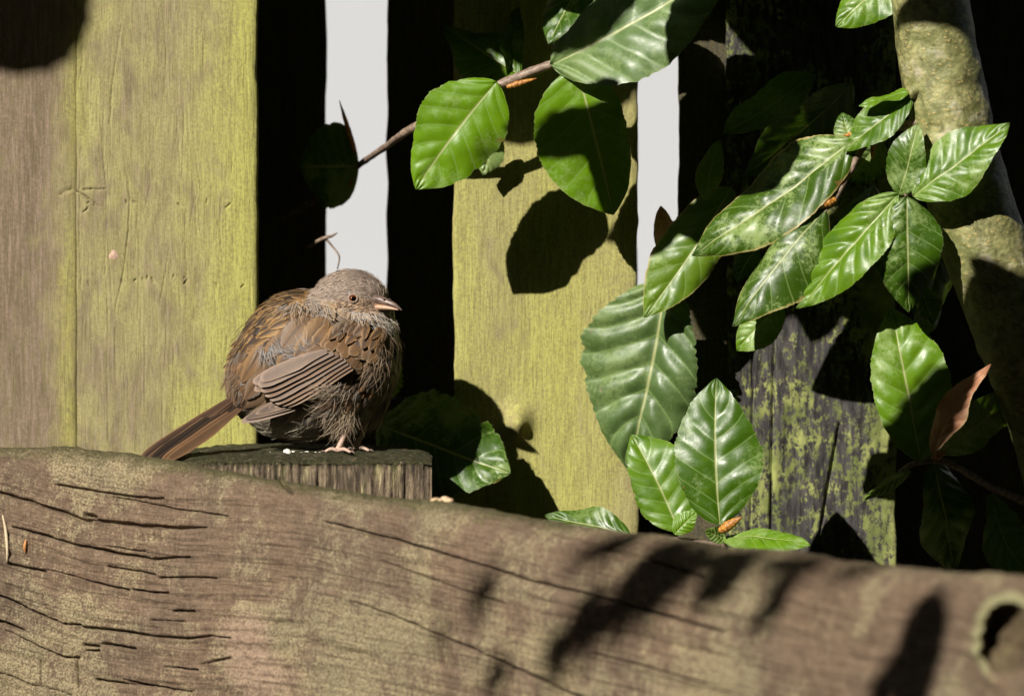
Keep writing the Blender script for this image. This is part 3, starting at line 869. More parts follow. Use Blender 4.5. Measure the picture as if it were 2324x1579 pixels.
leaf(tree, (2090, 650, -.03), (2118, 734, -.028), 62, (-.3, .3), 'leaf_mott', .0007, .1, -.1, .3)
leaf(tree, (1980, 420, .0), (1905, 640, .01), 190, (1.4, -.6), 'leaf', .001)
leaf(tree, (2140, 560, -.004), (2080, 780, .004), 150, (1.4, -.6), 'leaf', .001)

# --- big waxy hanging leaf and the low shoot behind the log
sh = thing('beech_shoot', 'low beech shoot with upright bright green leaf rising behind the log', 'shoot', P(1640, 1215, -.03))
mk_tube('twig', [np.array([P(1660, 1300, -.01)[0], -.0, GZ]), P(1655, 1400, -.01), P(1650, 1290, -.02), P(1640, 1205, -.032)], [.003, .0024, .0018, .0013], M['twig'], sh, nseg=9, n=30, bump=.0003)
bud(sh, (1634, 1205, -.040), (1684, 1172, -.044), .0022)
leaf(sh, (1634, 1192, -.036), (1626, 858, -.020), 205, (-.05, .12), 'leaf_clean', .0009, .10, -.12, .08, .004, sag=(4, 0), teeth=.04, petiole=(1640, 1207, -.032))
leaf(sh, (1540, 1205, -.026), (1432, 985, -.012), 175, (-.1, .30), 'leaf', .0009, .10, -.15, .1, .004, teeth=.04)
leaf(sh, (1430, 1215, -.03), (1236, 1168, -.01), 90, (-.1, .5), 'leaf_clean', .0009, .10, -.1, .18)
leaf(sh, (1530, 1212, -.03), (1584, 1160, -.03), 50, (.1, .4), 'leaf', .0005)
leaf(sh, (1640, 1222, -.035), (1840, 1236, -.07), 76, (-.1, 1.3), 'leaf_clean', .001, .1, -.3, .1, .0, sag=(0, -16))
leaf(sh, (1650, 1222, -.034), (1600, 1204, -.04), 40, (0, .5), 'leaf', .0005)
mk_tube('twig', [P(1640, 1240, -.02), P(1560, 1225, -.026), P(1440, 1220, -.03)], [.0013, .001, .0008], M['twig'], sh, nseg=7, n=14)
bg_ = thing('beech_sprig', 'drooping sprig carrying the largest waxy grey green leaf before the algae board', 'sprig', P(1490, 620, .045))
mk_tube('twig', [P(1760, 560, .045), P(1640, 565, .044), P(1550, 590, .042), P(1492, 628, .041)], [.0016, .0014, .0012, .0010], M['twig'], bg_, nseg=8, n=24, bump=.0003)
leaf(bg_, (1512, 632, .038), (1428, 1066, .046), 300, (-.30, .36), 'leaf_grey', .0030, .10, -.12, .08, .004, sag=(4, 0), teeth=.05)

# --- lower right sprig with dead leaf
sp = thing('beech_spray', 'shaded beech spray with one curled dead orange leaf beside the lichened post', 'sprig', P(2110, 1040, -.03))
mk_tube('twig', [P(2430, 1180, .012), P(2260, 1110, -.01), P(2150, 1050, -.028), P(2080, 1050, -.03), P(2040, 1072, -.03)], [.0022, .0018, .0016, .0013, .001], M['twig'], sp, nseg=9, n=30, bump=.0003)
leaf(sp, (2090, 1046, -.032), (2022, 698, -.028), 200, (-.22, .30), 'leaf', .0016, .12, -.15, .08, .006, sag=(-8, 0))
leaf(sp, (2118, 1030, -.080), (2250, 826, -.092), 74, (-.5, .5), 'leaf_dead', .0006, .15, -.15, .25, .004, sag=(-30, -6), label='curled dry orange brown leaf')
leaf(sp, (2130, 1030, -.006), (2350, 880, .004), 175, (1.4, -.6), 'leaf', .0014)
leaf(sp, (2120, 1046, -.010), (2170, 1300, .0), 185, (1.4, -.6), 'leaf', .0014)
leaf(sp, (2068, 1068, -.030), (1962, 1136, -.032), 46, (1.3, -.3), 'leaf', .0006, .3)
leaf(sp, (2250, 1120, -.0), (2330, 1300, .0), 170, (1.4, -.6), 'leaf', .0014)
bud(sp, (2118, 1040, -.033), (2146, 1024, -.037), .0018)

# --- leaf behind the stump, small pale leaf behind the bird, leaf at top right
lb = thing('beech_leaf', 'dark broad leaf with one sunlit corner behind the mossy post', 'leaf', P(850, 960, .058))
leaf(lb, (856, 962, .050), (1160, 1076, .030), 245, (-.15, .35), 'leaf', .0012, .1, -.12, .1, .004, sag=(10, -20), teeth=.08)
mk_tube('leaf_stalk', [P(780, 1010, .058), P(815, 975, .056), P(852, 960, .050)], [.0009, .0008, .0007], M['twig'], lb, nseg=7, n=10)
lb2 = thing('pale_leaf', 'little torn pale green leaf just behind the breast of the bird', 'leaf', P(886, 900, .05))
leaf(lb2, (886, 902, .046), (908, 812, .030), 34, (-.2, .2), 'leaf_clean', .0004, .1, .1, .3, teeth=.3)
tr = thing('beech_leaf', 'brown blotched leaf hanging from the top edge near the trunk', 'leaf', P(2080, -90, -.02))
leaf(tr, (2062, -80, -.02), (1897, 62, -.024), 140, (-.1, .3), 'leaf', .0010, .1, -.15, .1, .004)
mk_tube('leaf_stalk', [P(2110, -140, -.012), P(2085, -105, -.018), P(2062, -80, -.02)], [.0012, .001, .0008], M['twig'], tr, nseg=7, n=10)
# ------------------------------------------------------------------ the bird
BS = .0002
bird = thing('bird', 'fluffed up brown and grey bird with ruffled feathers perched on the mossy post', 'bird', P(770, 1026, .0))
ELL = [  # centre x, y, depth, radii x, y, depth (picture units)
    (716, 822, 0, 178, 164, 150),
    (662, 752, 10, 76, 74, 95),
    (794, 688, -22, 88, 76, 74),
    (835, 705, -34, 52, 34, 42),
    (588, 868, -4, 72, 86, 80),
    (690, 938, 0, 112, 52, 92),
    (836, 800, -20, 68, 112, 98),
    (780, 930, -66, 38, 54, 34),
    (836, 915, 18, 38, 54, 36),
]


def sdf(p):
    d = None
    for i, (x, y, z, a, b, c) in enumerate(ELL):
        q = (p - np.array([x, y, z])) / np.array([a, b, c])
        l = np.linalg.norm(q, axis=-1)
        e = l * (l - 1) / (np.linalg.norm(q / np.array([a, b, c]), axis=-1) + 1e-9)
        if d is None: d = e
        else:
            k = 12. if i in (2, 3) else 30.
            h = np.clip(.5 + .5 * (e - d) / k, 0, 1)
            d = e * (1 - h) + d * h - k * h * (1 - h)
            d = np.minimum(d, np.minimum(d, e))
    return d


def sgrad(p, h=1.5):
    g = np.stack([sdf(p + h * np.eye(3)[i]) - sdf(p - h * np.eye(3)[i]) for i in range(3)], -1)
    return unit(g)


BO = np.array([735., 800., -5.])


def radial(dirs):
    t = np.full(len(dirs), 330.)
    done = np.zeros(len(dirs), bool)
    for _ in range(60):
        d = sdf(BO + dirs * t[:, None])
        done |= d < .3
        t = np.where(done, t, t - np.maximum(d * .6, .5))
    return BO + dirs * t[:, None]


def surf(x, y):
    """near-side surface point below picture position (x, y)"""
    x = np.atleast_1d(np.asarray(x, float)); y = np.atleast_1d(np.asarray(y, float))
    p = np.stack([x, y, np.full(len(x), -260.)], -1)
    for _ in range(70):
        p[:, 2] += np.clip(sdf(p) * .7, -20, 40)
        p[:, 2] = np.minimum(p[:, 2], 20)
    return p


def BW(p):
    p = np.asarray(p, float)
    return P(p[..., 0], p[..., 1], p[..., 2] * BS)


nla, nlo = 90, 140
la = np.linspace(.02, np.pi - .02, nla); lo = np.linspace(0, 2 * np.pi, nlo, endpoint=False)
A, O = np.meshgrid(la, lo, indexing='ij')
dirs = np.stack([np.sin(A) * np.cos(O), -np.cos(A), np.sin(A) * np.sin(O)], -1).reshape(-1, 3)
bp = radial(dirs)


def zone_col(p, r, strand=True):
    """plumage colour where a feather grows, r = random generator; returns base colour array"""
    x, y, d = p[:, 0], p[:, 1], p[:, 2]
    n = len(p)
    def pick(cols, w):
        k = r.choice(len(cols), size=n, p=np.array(w) / np.sum(w)); return np.array(cols)[k]
    c = pick([(.235, .130, .066), (.29, .17, .085), (.13, .08, .048), (.22, .19, .165), (.06, .04, .03)], [5, 4, 3, 2, 2])
    head = ((x - 797) / 98) ** 2 + ((y - 684) / 86) ** 2 < 1
    hc = pick([(.31, .235, .185), (.36, .275, .215), (.22, .165, .13), (.33, .275, .24)], [4, 3, 3, 3])
    c[head] = hc[head]
    cheek = (((x - 808) / 62) ** 2 + ((y - 700) / 22) ** 2 < 1) & (d < 0)
    cc = pick([(.50, .35, .22), (.44, .29, .17), (.07, .045, .032), (.36, .26, .19)], [4, 3, 2.2, 2])
    c[cheek] = cc[cheek]
    crown = head & (y < 640) & (x > 790)
    kc = pick([(.25, .19, .155), (.16, .115, .095), (.30, .235, .19)], [3, 2, 3]); c[crown] = kc[crown]
    chin = (x > 800) & (y > 722) & (y < 752)
    c3 = pick([(.46, .42, .38), (.33, .30, .28), (.28, .22, .17)], [3, 3, 2]); c[chin] = c3[chin]
    mant = (y < 790 - (x - 520) * .72 + 26) & (x < 705) & ~head
    mc = pick([(.33, .19, .075), (.26, .145, .06), (.05, .032, .022), (.20, .12, .06)], [4, 3, 2.2, 2]); c[mant] = mc[mant]
    breast = (x > 780) & (y >= 752) & (y < 905)
    brc = pick([(.19, .145, .115), (.27, .155, .08), (.08, .058, .045), (.24, .205, .18), (.31, .21, .125)], [4, 3, 3, 2, 2]); c[breast] = brc[breast]
    belly = (y >= 905)
    bc = pick([(.24, .20, .155), (.17, .14, .115), (.31, .25, .18), (.10, .08, .065)], [4, 3, 3, 2]); c[belly] = bc[belly]
    vent = (y > 955) & (x < 680)
    vc = pick([(.42, .38, .28), (.30, .27, .20), (.20, .17, .13)], [3, 3, 2]); c[vent] = vc[vent]
    grey = (((x - 690) / 85) ** 2 + ((y - 795) / 32) ** 2 < 1)
    gc = pick([(.24, .215, .20), (.12, .10, .09), (.30, .27, .25), (.20, .14, .09)], [3, 3, 2, 4]); c[grey] = gc[grey]
    return c * (.8 + .4 * r.random((n, 1))) * np.where(head | cheek | chin, 1.32, 1.15)[:, None]


def flow(p):
    x, y, d = p[:, 0], p[:, 1], p[:, 2]
    hx = np.clip((y - 740) / 60, 0, 1)                       # 0 on the head, 1 on the body
    f = np.stack([-1 + .15 * hx + .55 * np.clip((x - 760) / 120, 0, 1) * hx, .10 + .75 * hx + .5 * np.clip((x - 760) / 120, 0, 1) * hx, 0 * x + .05], -1)
    f[:, 1] += .45 * ((x < 705) & (y < 760))
    low = y > 915
    f[low] = np.stack([-.7 + .6 * np.clip((x[low] - 650) / 150, 0, 1), .55 + .5 * np.clip((x[low] - 650) / 150, 0, 1), 0 * x[low]], -1)
    fore = (x > 838) & (y < 700)
    f[fore] = (-.7, -.6, 0)
    return unit(f)


rb = np.random.default_rng(5)
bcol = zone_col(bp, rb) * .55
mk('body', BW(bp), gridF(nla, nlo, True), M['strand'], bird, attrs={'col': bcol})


def strands(p0, n0, fl, length, lift, spread, width, col, r, nseg=4, curl=.4, tipc=None, up=0.):
    n = len(p0)
    tangent = unit(fl - (np.sum(fl * n0, -1, keepdims=True)) * n0)
    side = np.cross(n0, tangent)
    a = r.normal(size=n) * spread
    dirv = tangent * np.cos(a)[:, None] + side * np.sin(a)[:, None]
    lf = lift * (.5 + r.random(n))
    u = np.linspace(0, 1, nseg + 1)
    bend = curl * r.normal(size=n)
    pts = p0[:, None] + length[:, None, None] * (
        dirv[:, None] * u[None, :, None] + n0[:, None] * (lf[:, None] * (u - .75 * u ** 2)[None])[..., None]
        + side[:, None] * (bend[:, None] * (u ** 2)[None] * .35)[..., None])
    sd = np.cross(dirv, n0)
    sd = unit(sd + .5 * r.normal(size=(n, 3)))
    wv = width * (1 - u * .85)[None, :, None]
    Lf = pts - sd[:, None] * wv * .5; Rt = pts + sd[:, None] * wv * .5
    V = np.stack([Lf, Rt], 2).reshape(-1, 3)
    k = np.arange(n)[:, None] * (2 * (nseg + 1)) + np.arange(nseg)[None] * 2
    F = np.stack([k, k + 1, k + 3, k + 2], -1).reshape(-1, 4)
    cu = col[:, None] * np.ones((1, nseg + 1, 1))
    if tipc is not None:
        cu = cu * (1 - u)[None, :, None] + tipc[:, None] * u[None, :, None]
    cc = np.repeat(cu[:, :, None], 2, 2).reshape(-1, 3)
    return V, F, cc


def sample_body(n, r):
    m = int(n * 3)
    d = unit(r.normal(size=(m, 3)))
    p = radial(d)
    g = sgrad(p)
    # even coverage: weight by area distortion
    rr = np.linalg.norm(p - BO, axis=-1)
    cosg = np.clip(np.abs(np.sum(g * d, -1)), .15, 1)
    w = rr ** 2 / cosg; w /= w.sum()
    k = r.choice(m, size=n, replace=False, p=w)
    return p[k], g[k]


def join(parts):
    V, F, C = [], [], []; o = 0
    for v, f, c in parts:
        V.append(v); F.append(f + o); C.append(c); o += len(v)
    return np.vstack(V), np.vstack(F), np.vstack(C)


EYE = surf([801], [677])[0]


def is_head(p): return ((p[:, 0] - 800) / 100) ** 2 + ((p[:, 1] - 686) / 84) ** 2 < 1


# fine close feathering of the head
p, n0 = sample_body(26000, rb)
hm = is_head(p) & (np.linalg.norm(p - EYE, axis=-1) > 15)
ph_, nh = p[hm], n0[hm]
ph_ = np.repeat(ph_, 2, 0) + rb.normal(size=(2 * hm.sum(), 3)) * 2.0; nh = np.repeat(nh, 2, 0)
col = zone_col(ph_, rb)
clump = fbm(ph_ * np.array([.05, .16, .1]), 4, 3)[:, None]
col = col * .55 + np.array((.30, .225, .175)) * .45
cheek_ = ((((ph_[:, 0] - 808) / 66) ** 2 + ((ph_[:, 1] - 700) / 24) ** 2 < 1) & (ph_[:, 2] < 0))[:, None]
col = col * np.where(cheek_, np.where(fbm(ph_ * np.array([.06, .42, .2]), 14, 2)[:, None] > .12, .35, 1.25), 1)
col = col * (1 + .30 * clump)
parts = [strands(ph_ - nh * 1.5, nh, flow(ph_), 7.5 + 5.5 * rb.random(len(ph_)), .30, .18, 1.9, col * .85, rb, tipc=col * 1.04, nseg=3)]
mkV, mkF, mkC = join(parts)
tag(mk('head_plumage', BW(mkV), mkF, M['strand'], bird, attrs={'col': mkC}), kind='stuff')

# loose downy body plumage: tufts of barbs
p, n0 = sample_body(5200, rb)
bm = ~is_head(p)
p, n0 = p[bm], n0[bm]
wing_zone = (p[:, 2] < 0) & (np.abs((p[:, 1] - (905 - (p[:, 0] - 580) * .48))) < 48) & (p[:, 0] > 560) & (p[:, 0] < 800)
mz = (p[:, 1] < 800 - (p[:, 0] - 520) * .72 + 26) & (p[:, 0] < 712) & (rb.random(len(p)) < .85)
wing_zone = wing_zone | mz
p, n0 = p[~wing_zone], n0[~wing_zone]
per = 12
cc = zone_col(p, rb)
q = np.repeat(p, per, 0) + rb.normal(size=(len(p) * per, 3)) * 2.2
nn = np.repeat(n0, per, 0); c2 = np.repeat(cc, per, 0) * (.75 + .5 * rb.random((len(p) * per, 1)))
fl = flow(q) + .16 * np.repeat(rb.normal(size=(len(p), 3)), per, 0)
ln = np.repeat(20 + 18 * rb.random(len(p)), per) * (.75 + .4 * rb.random(len(q)))
ln = ln * np.where(q[:, 1] > 955, .75, 1)
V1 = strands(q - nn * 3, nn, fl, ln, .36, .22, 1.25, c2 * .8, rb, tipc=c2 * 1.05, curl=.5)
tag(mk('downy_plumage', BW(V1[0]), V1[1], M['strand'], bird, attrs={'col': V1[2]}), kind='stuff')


# vaned feathers
def fprof_round(u): return np.clip(np.minimum(1, .35 + u * 1.5), 0, 1) * np.sqrt(np.clip(1 - np.clip((u - .72) / .28, 0, 1) ** 2.4, 0, 1))
def fprof_body(u): return np.clip(np.sin(np.pi * np.clip(u, 0, 1) ** .75), 0, 1) ** .6 * .9 + .08 * (1 - u)
def fprof_long(u): return np.minimum(1, .45 + u * 1.1) * (np.clip(1 - np.clip((u - .55) / .45, 0, 1) ** 2.2, 0, 1)) ** .7


def vcolor(uv, mid, edge, streak=0., dark=(.03, .02, .015), pale=None, r=None, tipd=None):
    u = uv[:, 0]; s = uv[:, 1] * 2 - 1; av = np.abs(s)
    w = np.clip((av - .35) / .5, 0, 1)[:, None]
    c = np.array(mid) * (1 - w) + np.array(edge) * w
    if streak:
        k = (np.exp(-(av / streak) ** 2) * np.clip(u * 2, 0, 1))[:, None]
        c = c * (1 - k) + np.array(dark) * k
    if pale is not None:
        e = .85 * np.clip(np.clip((av - .84) / .12, 0, 1) * (u > .3) + np.clip((u - .93) / .05, 0, 1), 0, 1)[:, None]
        c = c * (1 - e) + np.array(pale) * e
    if tipd is not None:
        e = np.clip((u - .55) / .3, 0, 1)[:, None] * np.clip(1 - av / .8, 0, 1)[:, None]
        c = c * (1 - e) + np.array(tipd) * e
    return c


def feather(name, b, t, W, db=None, dt=None, lift=(2, 8), bow=6, prof=fprof_body, fold=.08, cup=-.25, nu=22, nv=9, ragged=.05, side=(0, 0), seed=0, **ck):
    """b, t = picture positions; depth comes from the body surface unless db / dt are given"""
    sb = surf([b[0]], [b[1]]); st = surf([t[0]], [t[1]])
    nb = sgrad(sb)[0]; nt_ = sgrad(st)[0]; sb, st = sb[0].copy(), st[0].copy()
    if db is not None: sb[2] = db
    else: sb = sb + nb * lift[0]
    if dt is not None: st[2] = dt; nt_ = nb
    else: st = st + nt_ * lift[1]
    sb[:2] = b; st[:2] = t
    nm = unit(nb + nt_)
    if db is not None and dt is not None: nm = np.array([-.15, -.35, -1.])
    mid = (sb + st) / 2 + nm * bow + np.array([side[0], side[1], 0])
    B, Mi, T = BW(sb), BW(mid), BW(st)
    nw = unit(BW(mid + nm * 5) - Mi)
    V, F, uv = blade(B, T, W * BS, nw, nu, nv, prof, Mi, fold, cup, 0, NV, .04, ragged, seed)
    return V, F, vcolor(uv, **ck), uv


def mk_feather(name, *a, **k):
    V, F, c, uv = feather(name, *a, **k)
    return mk(name, V, F, M['feather'], bird, uv=uv, attrs={'col': c})


# many soft contour feathers over body and flanks, one mesh
p, n0 = sample_body(1500, rb)
ok = ~is_head(p) & ~((p[:, 2] < 0) & (np.abs((p[:, 1] - (900 - (p[:, 0] - 580) * .5))) < 55) & (p[:, 0] > 570) & (p[:, 0] < 830))
p, n0 = p[ok], n0[ok]
order = np.argsort(-(p[:, 0] * .2 - p[:, 1]))
p, n0 = p[order], n0[order]
fl = flow(p)
fl = unit(fl - np.sum(fl * n0, -1, keepdims=True) * n0)
fl = unit(fl + .15 * rb.normal(size=fl.shape))
cols = zone_col(p, rb)
VV, FF, CC, UU = [], [], [], []; off = 0
for i in range(len(p)):
    L = 34 + 22 * rb.random()
    b = p[i] + n0[i] * 1.0; t_ = p[i] + fl[i] * L + n0[i] * (1 + 6 * rb.random())
    sd = sdf(t_[None])[0]
    t_ = t_ + n0[i] * (4 + 4 * rb.random() - sd)
    mid = (b + t_) / 2 + n0[i] * 5
    v, f, uv = blade(BW(b), BW(t_), (16 + 12 * rb.random()) * BS, unit(BW(mid + n0[i] * 5) - BW(mid)), 10, 7, fprof_body, BW(mid), .05, -.25, 0, NV, .05, .08, i)
    mant = (p[i, 1] < 790 - (p[i, 0] - 520) * .72 + 26) and p[i, 0] < 705
    c = cols[i] * .9
    c = vcolor(uv, c * .7, c * 1.2, streak=.6 if mant else (.3 if rb.random() < .5 else 0), dark=(.022, .015, .011) if mant else c * .3)
    VV.append(v); FF.append(f + off); CC.append(c); UU.append(uv); off += len(v)
tag(mk('contour_plumage', np.vstack(VV), np.vstack(FF), M['feather'], bird, uv=np.vstack(UU), attrs={'col': np.vstack(CC)}), kind='stuff')

# tail
TB = [(556, 884), (552, 890), (548, 896), (546, 902), (548, 908), (552, 914), (556, 918)]
TT = [(318, 1040), (322, 1043), (330, 1046), (342, 1047), (354, 1048), (366, 1048), (376, 1046)]
for i in range(7):
    dk = [(.075, .04, .024), (.035, .021, .015), (.08, .045, .026), (.018, .012, .010), (.025, .016, .012), (.11, .06, .03), (.13, .07, .036)][i]
    ed = [(.16, .09, .05), (.09, .05, .03), (.17, .095, .05), (.04, .025, .016), (.06, .035, .022), (.24, .13, .065), (.20, .11, .055)][i]
    mk_feather('tail_feather', TB[i], TT[i], 24 + 4 * (i % 2), db=-14 - 3 * i, dt=-205 - 6 * i, bow=4, prof=fprof_round, fold=.12, cup=-.1, nu=30, ragged=.02,
               side=(0, 4 + i), seed=i, mid=dk, edge=ed, pale=tuple(min(1, e * 1.7) for e in ed) if i in (0, 2, 5, 6) else None)

# flight feathers of the near wing, lowest first
PR = [((772, 878), (546, 958), 34), ((776, 870), (556, 950), 30), ((780, 862), (578, 940), 26), ((784, 852), (604, 930), 25), ((786, 842), (622, 924), 24)]
for i, (b, t, W) in enumerate(PR):
    mk_feather('primary_feather', b, t, W * 1.15, db=-128 - 4 * i, dt=-108 - 5 * i, bow=12, prof=fprof_long, fold=.10, cup=-.15, nu=34, ragged=.012, seed=40 + i,
               mid=(.10, .068, .05) if i else (.22, .165, .14), edge=(.19, .12, .08) if i else (.27, .19, .15), pale=(.34, .23, .16) if i != 1 else None)
SEC = [((742, 800), (576, 886), 22), ((726, 800), (573, 868), 24), ((800, 836), (648, 922), 19), ((796, 830), (636, 920), 19), ((790, 824), (624, 916), 20), ((784, 817), (612, 908), 20), ((777, 811), (601, 899), 21), ((768, 805), (592, 888), 22), ((756, 800), (584, 874), 24), ((742, 796), (590, 862), 26)]
for i, (b, t, W) in enumerate(SEC):
    g_ = .85 + .3 * rb.random()
    lt = i in (1, 5, 8, 9)
    mk_feather('secondary_feather', b, t, W * 1.25, db=-150 - 2 * i, dt=-130 - 2.4 * i, bow=12, prof=fprof_round, fold=.05, cup=-.10, nu=36, nv=11, ragged=.02, seed=60 + i,
               mid=tuple(np.array((.20, .142, .108) if lt else (.13, .082, .055)) * g_), edge=tuple(np.array((.27, .185, .135) if lt else (.235, .13, .07)) * g_), pale=(.42, .30, .23))
# greater coverts with buff tips
k = 0
for row, (x0, y0, x1, y1, n_c, L, W) in enumerate(((694, 808, 806, 844, 9, 58, 27), (714, 784, 836, 822, 10, 50, 25), (740, 768, 852, 800, 10, 44, 23), (766, 752, 866, 778, 10, 38, 19))):
    for i in range(n_c):
        f = (i + .25 * rb.normal()) / (n_c - 1)
        tx = x0 + (x1 - x0) * f + 2 * rb.normal(); ty = y0 + (y1 - y0) * f + 3 * rb.normal() - 8 * math.sin(3.1 * f) * (row == 0)
        an = math.radians(-46 - 22 * f + 9 * rb.normal())
        w_ = W * (.85 + .35 * rb.random())
        dk = rb.random() < .45
        g_ = .8 + .4 * rb.random()
        mk_feather('covert_feather', (tx + L * math.cos(an), ty + L * math.sin(an)), (tx, ty), w_, lift=(9 + 3 * row, 13 + 4 * row + 1.5 * rb.normal()), bow=5 + 2 * rb.random(), prof=fprof_round if row < 2 else fprof_body,
                   fold=.06, cup=-.2, nu=20, ragged=.06 + .05 * row, seed=80 + k, mid=tuple(np.array((.20, .105, .045)) * g_), edge=tuple(np.array((.35, .20, .09) if rb.random() < .7 else (.27, .215, .17)) * g_),
                   pale=tuple(np.array((.44, .31, .18)) * g_) if row < 2 else None, streak=.35 if row > 1 else 0, dark=(.06, .042, .032), tipd=(.065, .042, .032) if dk and row < 2 else None)
        k += 1
# streaked mantle feathers along the back line
k = 0
for row in range(4):
    for j in range(6):
        x = 694 - j * 25 - row * 3; y = 664 + j * 20 + row * 13 + (0 if j else -6)
        mk_feather('mantle_feather', (x, y), (x - 46 - rb.random() * 12, y + 22 + rb.random() * 12), 27 + 7 * rb.random(), lift=(9, 19), bow=7, prof=fprof_body, nu=16, ragged=.07, seed=130 + k,
                   mid=(.28, .15, .052), edge=(.44, .26, .10), streak=.5 if rb.random() < .8 else .2, dark=(.028, .018, .013))
        k += 1
# broad soft back feathers
for i, (b, t, W) in enumerate([((700, 720), (640, 790), 62), ((664, 742), (600, 815), 56), ((742, 722), (690, 790), 50), ((640, 770), (566, 850), 66), ((600, 790), (548, 868), 48),
                               ((690, 770), (628, 838), 50), ((620, 820), (556, 905), 58), ((720, 745), (668, 812), 44), ((570, 810), (528, 878), 34), ((556, 790), (514, 862), 26), ((548, 830), (500, 884), 16)]):
    mk_feather('back_feather', b, t, W, lift=(8, 16), bow=12, prof=fprof_body, nu=26, nv=11, ragged=.10, seed=170 + i, mid=(.20, .115, .055), edge=(.30, .18, .085) if i % 3 else (.25, .19, .15), streak=.28 if i % 2 else .12, dark=(.075, .048, .03))
for i, (b, t, W) in enumerate([((590, 846), (536, 896), 34), ((604, 868), (540, 912), 34), ((612, 890), (552, 926), 30), ((580, 830), (526, 880), 26), ((625, 905), (570, 944), 28), ((598, 880), (530, 906), 24)]):
    mk_feather('rump_feather', b, t, W, lift=(6, 12), bow=8, prof=fprof_body, nu=22, nv=9, ragged=.12, seed=230 + i, mid=(.20, .125, .07), edge=(.26, .17, .10))
# tan flap feathers at the side of the neck
mk_feather('neck_feather', (734, 680), (757, 728), 30, lift=(2, 12), bow=6, prof=fprof_body, ragged=.04, seed=200, mid=(.40, .29, .19), edge=(.48, .33, .19))
mk_feather('neck_feather', (722, 690), (738, 738), 26, lift=(1, 8), bow=5, prof=fprof_body, ragged=.12, seed=201, mid=(.28, .24, .22), edge=(.32, .26, .21))


# stray barbs and wisps over breast, shoulder and flank
def wisps(cx, cy, ang, n, spread, L, col, tip, width=1.7, lift=.5, jx=7, jy=5, up=6):
    x = cx + rb.normal(size=n) * jx; y = cy + rb.normal(size=n) * jy
    p = surf(x, y); g_ = sgrad(p)
    f = np.stack([np.cos(ang) * np.ones(n), np.sin(ang) * np.ones(n), np.zeros(n)], -1)
    return strands(p + g_ * up, g_, f, L * (.6 + .5 * rb.random(n)), lift, spread, width, np.array(col) * (.8 + .4 * rb.random((n, 1))), rb, nseg=6, curl=.7, tipc=np.array(tip) * (.8 + .4 * rb.random((n, 1))))


D2 = math.radians
W_ = []
for cx_, cy_, a in ((702, 694, 70), (682, 702, 95), (720, 700, 75), (662, 708, 110), (735, 712, 80)):
    W_.append(wisps(cx_, cy_, D2(a), 22, .35, 54, (.34, .31, .29), (.38, .27, .16), 1.6, up=16))
for cx_, cy_, a in ((800, 712, 100), (815, 716, 85), (832, 722, 75), (850, 726, 70), (780, 716, 120), (862, 736, 80)):
    W_.append(wisps(cx_, cy_, D2(a), 16, .3, 42, (.36, .33, .31), (.46, .33, .20), 1.7, up=24))
for cx_, cy_, a in ((860, 790, 100), (845, 812, 120), (868, 820, 105), (835, 838, 140), (858, 846, 125), (875, 772, 80)):
    W_.append(wisps(cx_, cy_, D2(a), 16, .5, 46, (.22, .16, .11), (.38, .27, .17), 1.3, up=10))
for cx_, cy_, a in ((745, 876, 175), (760, 892, 165), (735, 905, 170), (770, 870, 150), (750, 925, 150), (790, 880, 120)):
    W_.append(wisps(cx_, cy_, D2(a), 22, .45, 48, (.22, .18, .15), (.50, .38, .26), 1.6, up=14, lift=.7))
for cx_, cy_, a in ((640, 975, 160), (665, 985, 165), (620, 965, 150), (700, 990, 170), (730, 985, 165), (690, 965, 155)):
    W_.append(wisps(cx_, cy_, D2(a), 40, .35, 56, (.26, .23, .18), (.50, .44, .33), 1.7, up=2, lift=.4))
for cx_, cy_, a in ((782, 930, 100), (800, 940, 95), (770, 950, 105), (845, 925, 95), (858, 935, 90), (835, 950, 100), (790, 965, 110)):
    W_.append(wisps(cx_, cy_, D2(a), 40, .28, 58, (.24, .17, .10), (.50, .40, .29), 1.8, up=4, lift=.3))
for cx_, cy_, a in ((650, 800, 200), (680, 805, 190), (710, 795, 215), (620, 790, 60), (600, 800, 70)):
    W_.append(wisps(cx_, cy_, D2(a), 26, .4, 40, (.20, .19, .19), (.40, .38, .37), 1.4, up=9))
for cx_, cy_, a in ((545, 780, 135), (535, 810, 125), (530, 835, 130), (560, 750, 140), (528, 855, 130), (540, 870, 140)):
    W_.append(wisps(cx_, cy_, D2(a), 24, .25, 44, (.16, .12, .09), (.30, .21, .14), 1.8, up=2, lift=.5))
wv_, wf_, wc_ = join(W_)
tag(mk('loose_barbs', BW(wv_), wf_, M['strand'], bird, attrs={'col': wc_}), kind='stuff')


# eye with ring
def ball(c, r, nu=20, nv=28, sc=(1, 1, 1)):
    a = np.linspace(0, np.pi, nu)[:, None]; b = np.linspace(0, 2 * np.pi, nv, endpoint=False)[None]
    v = np.stack([np.sin(a) * np.cos(b), np.sin(a) * np.sin(b), np.cos(a) + 0 * b], -1).reshape(-1, 3)
    return np.asarray(c) + v * r * np.array(sc), gridF(nu, nv, True), v


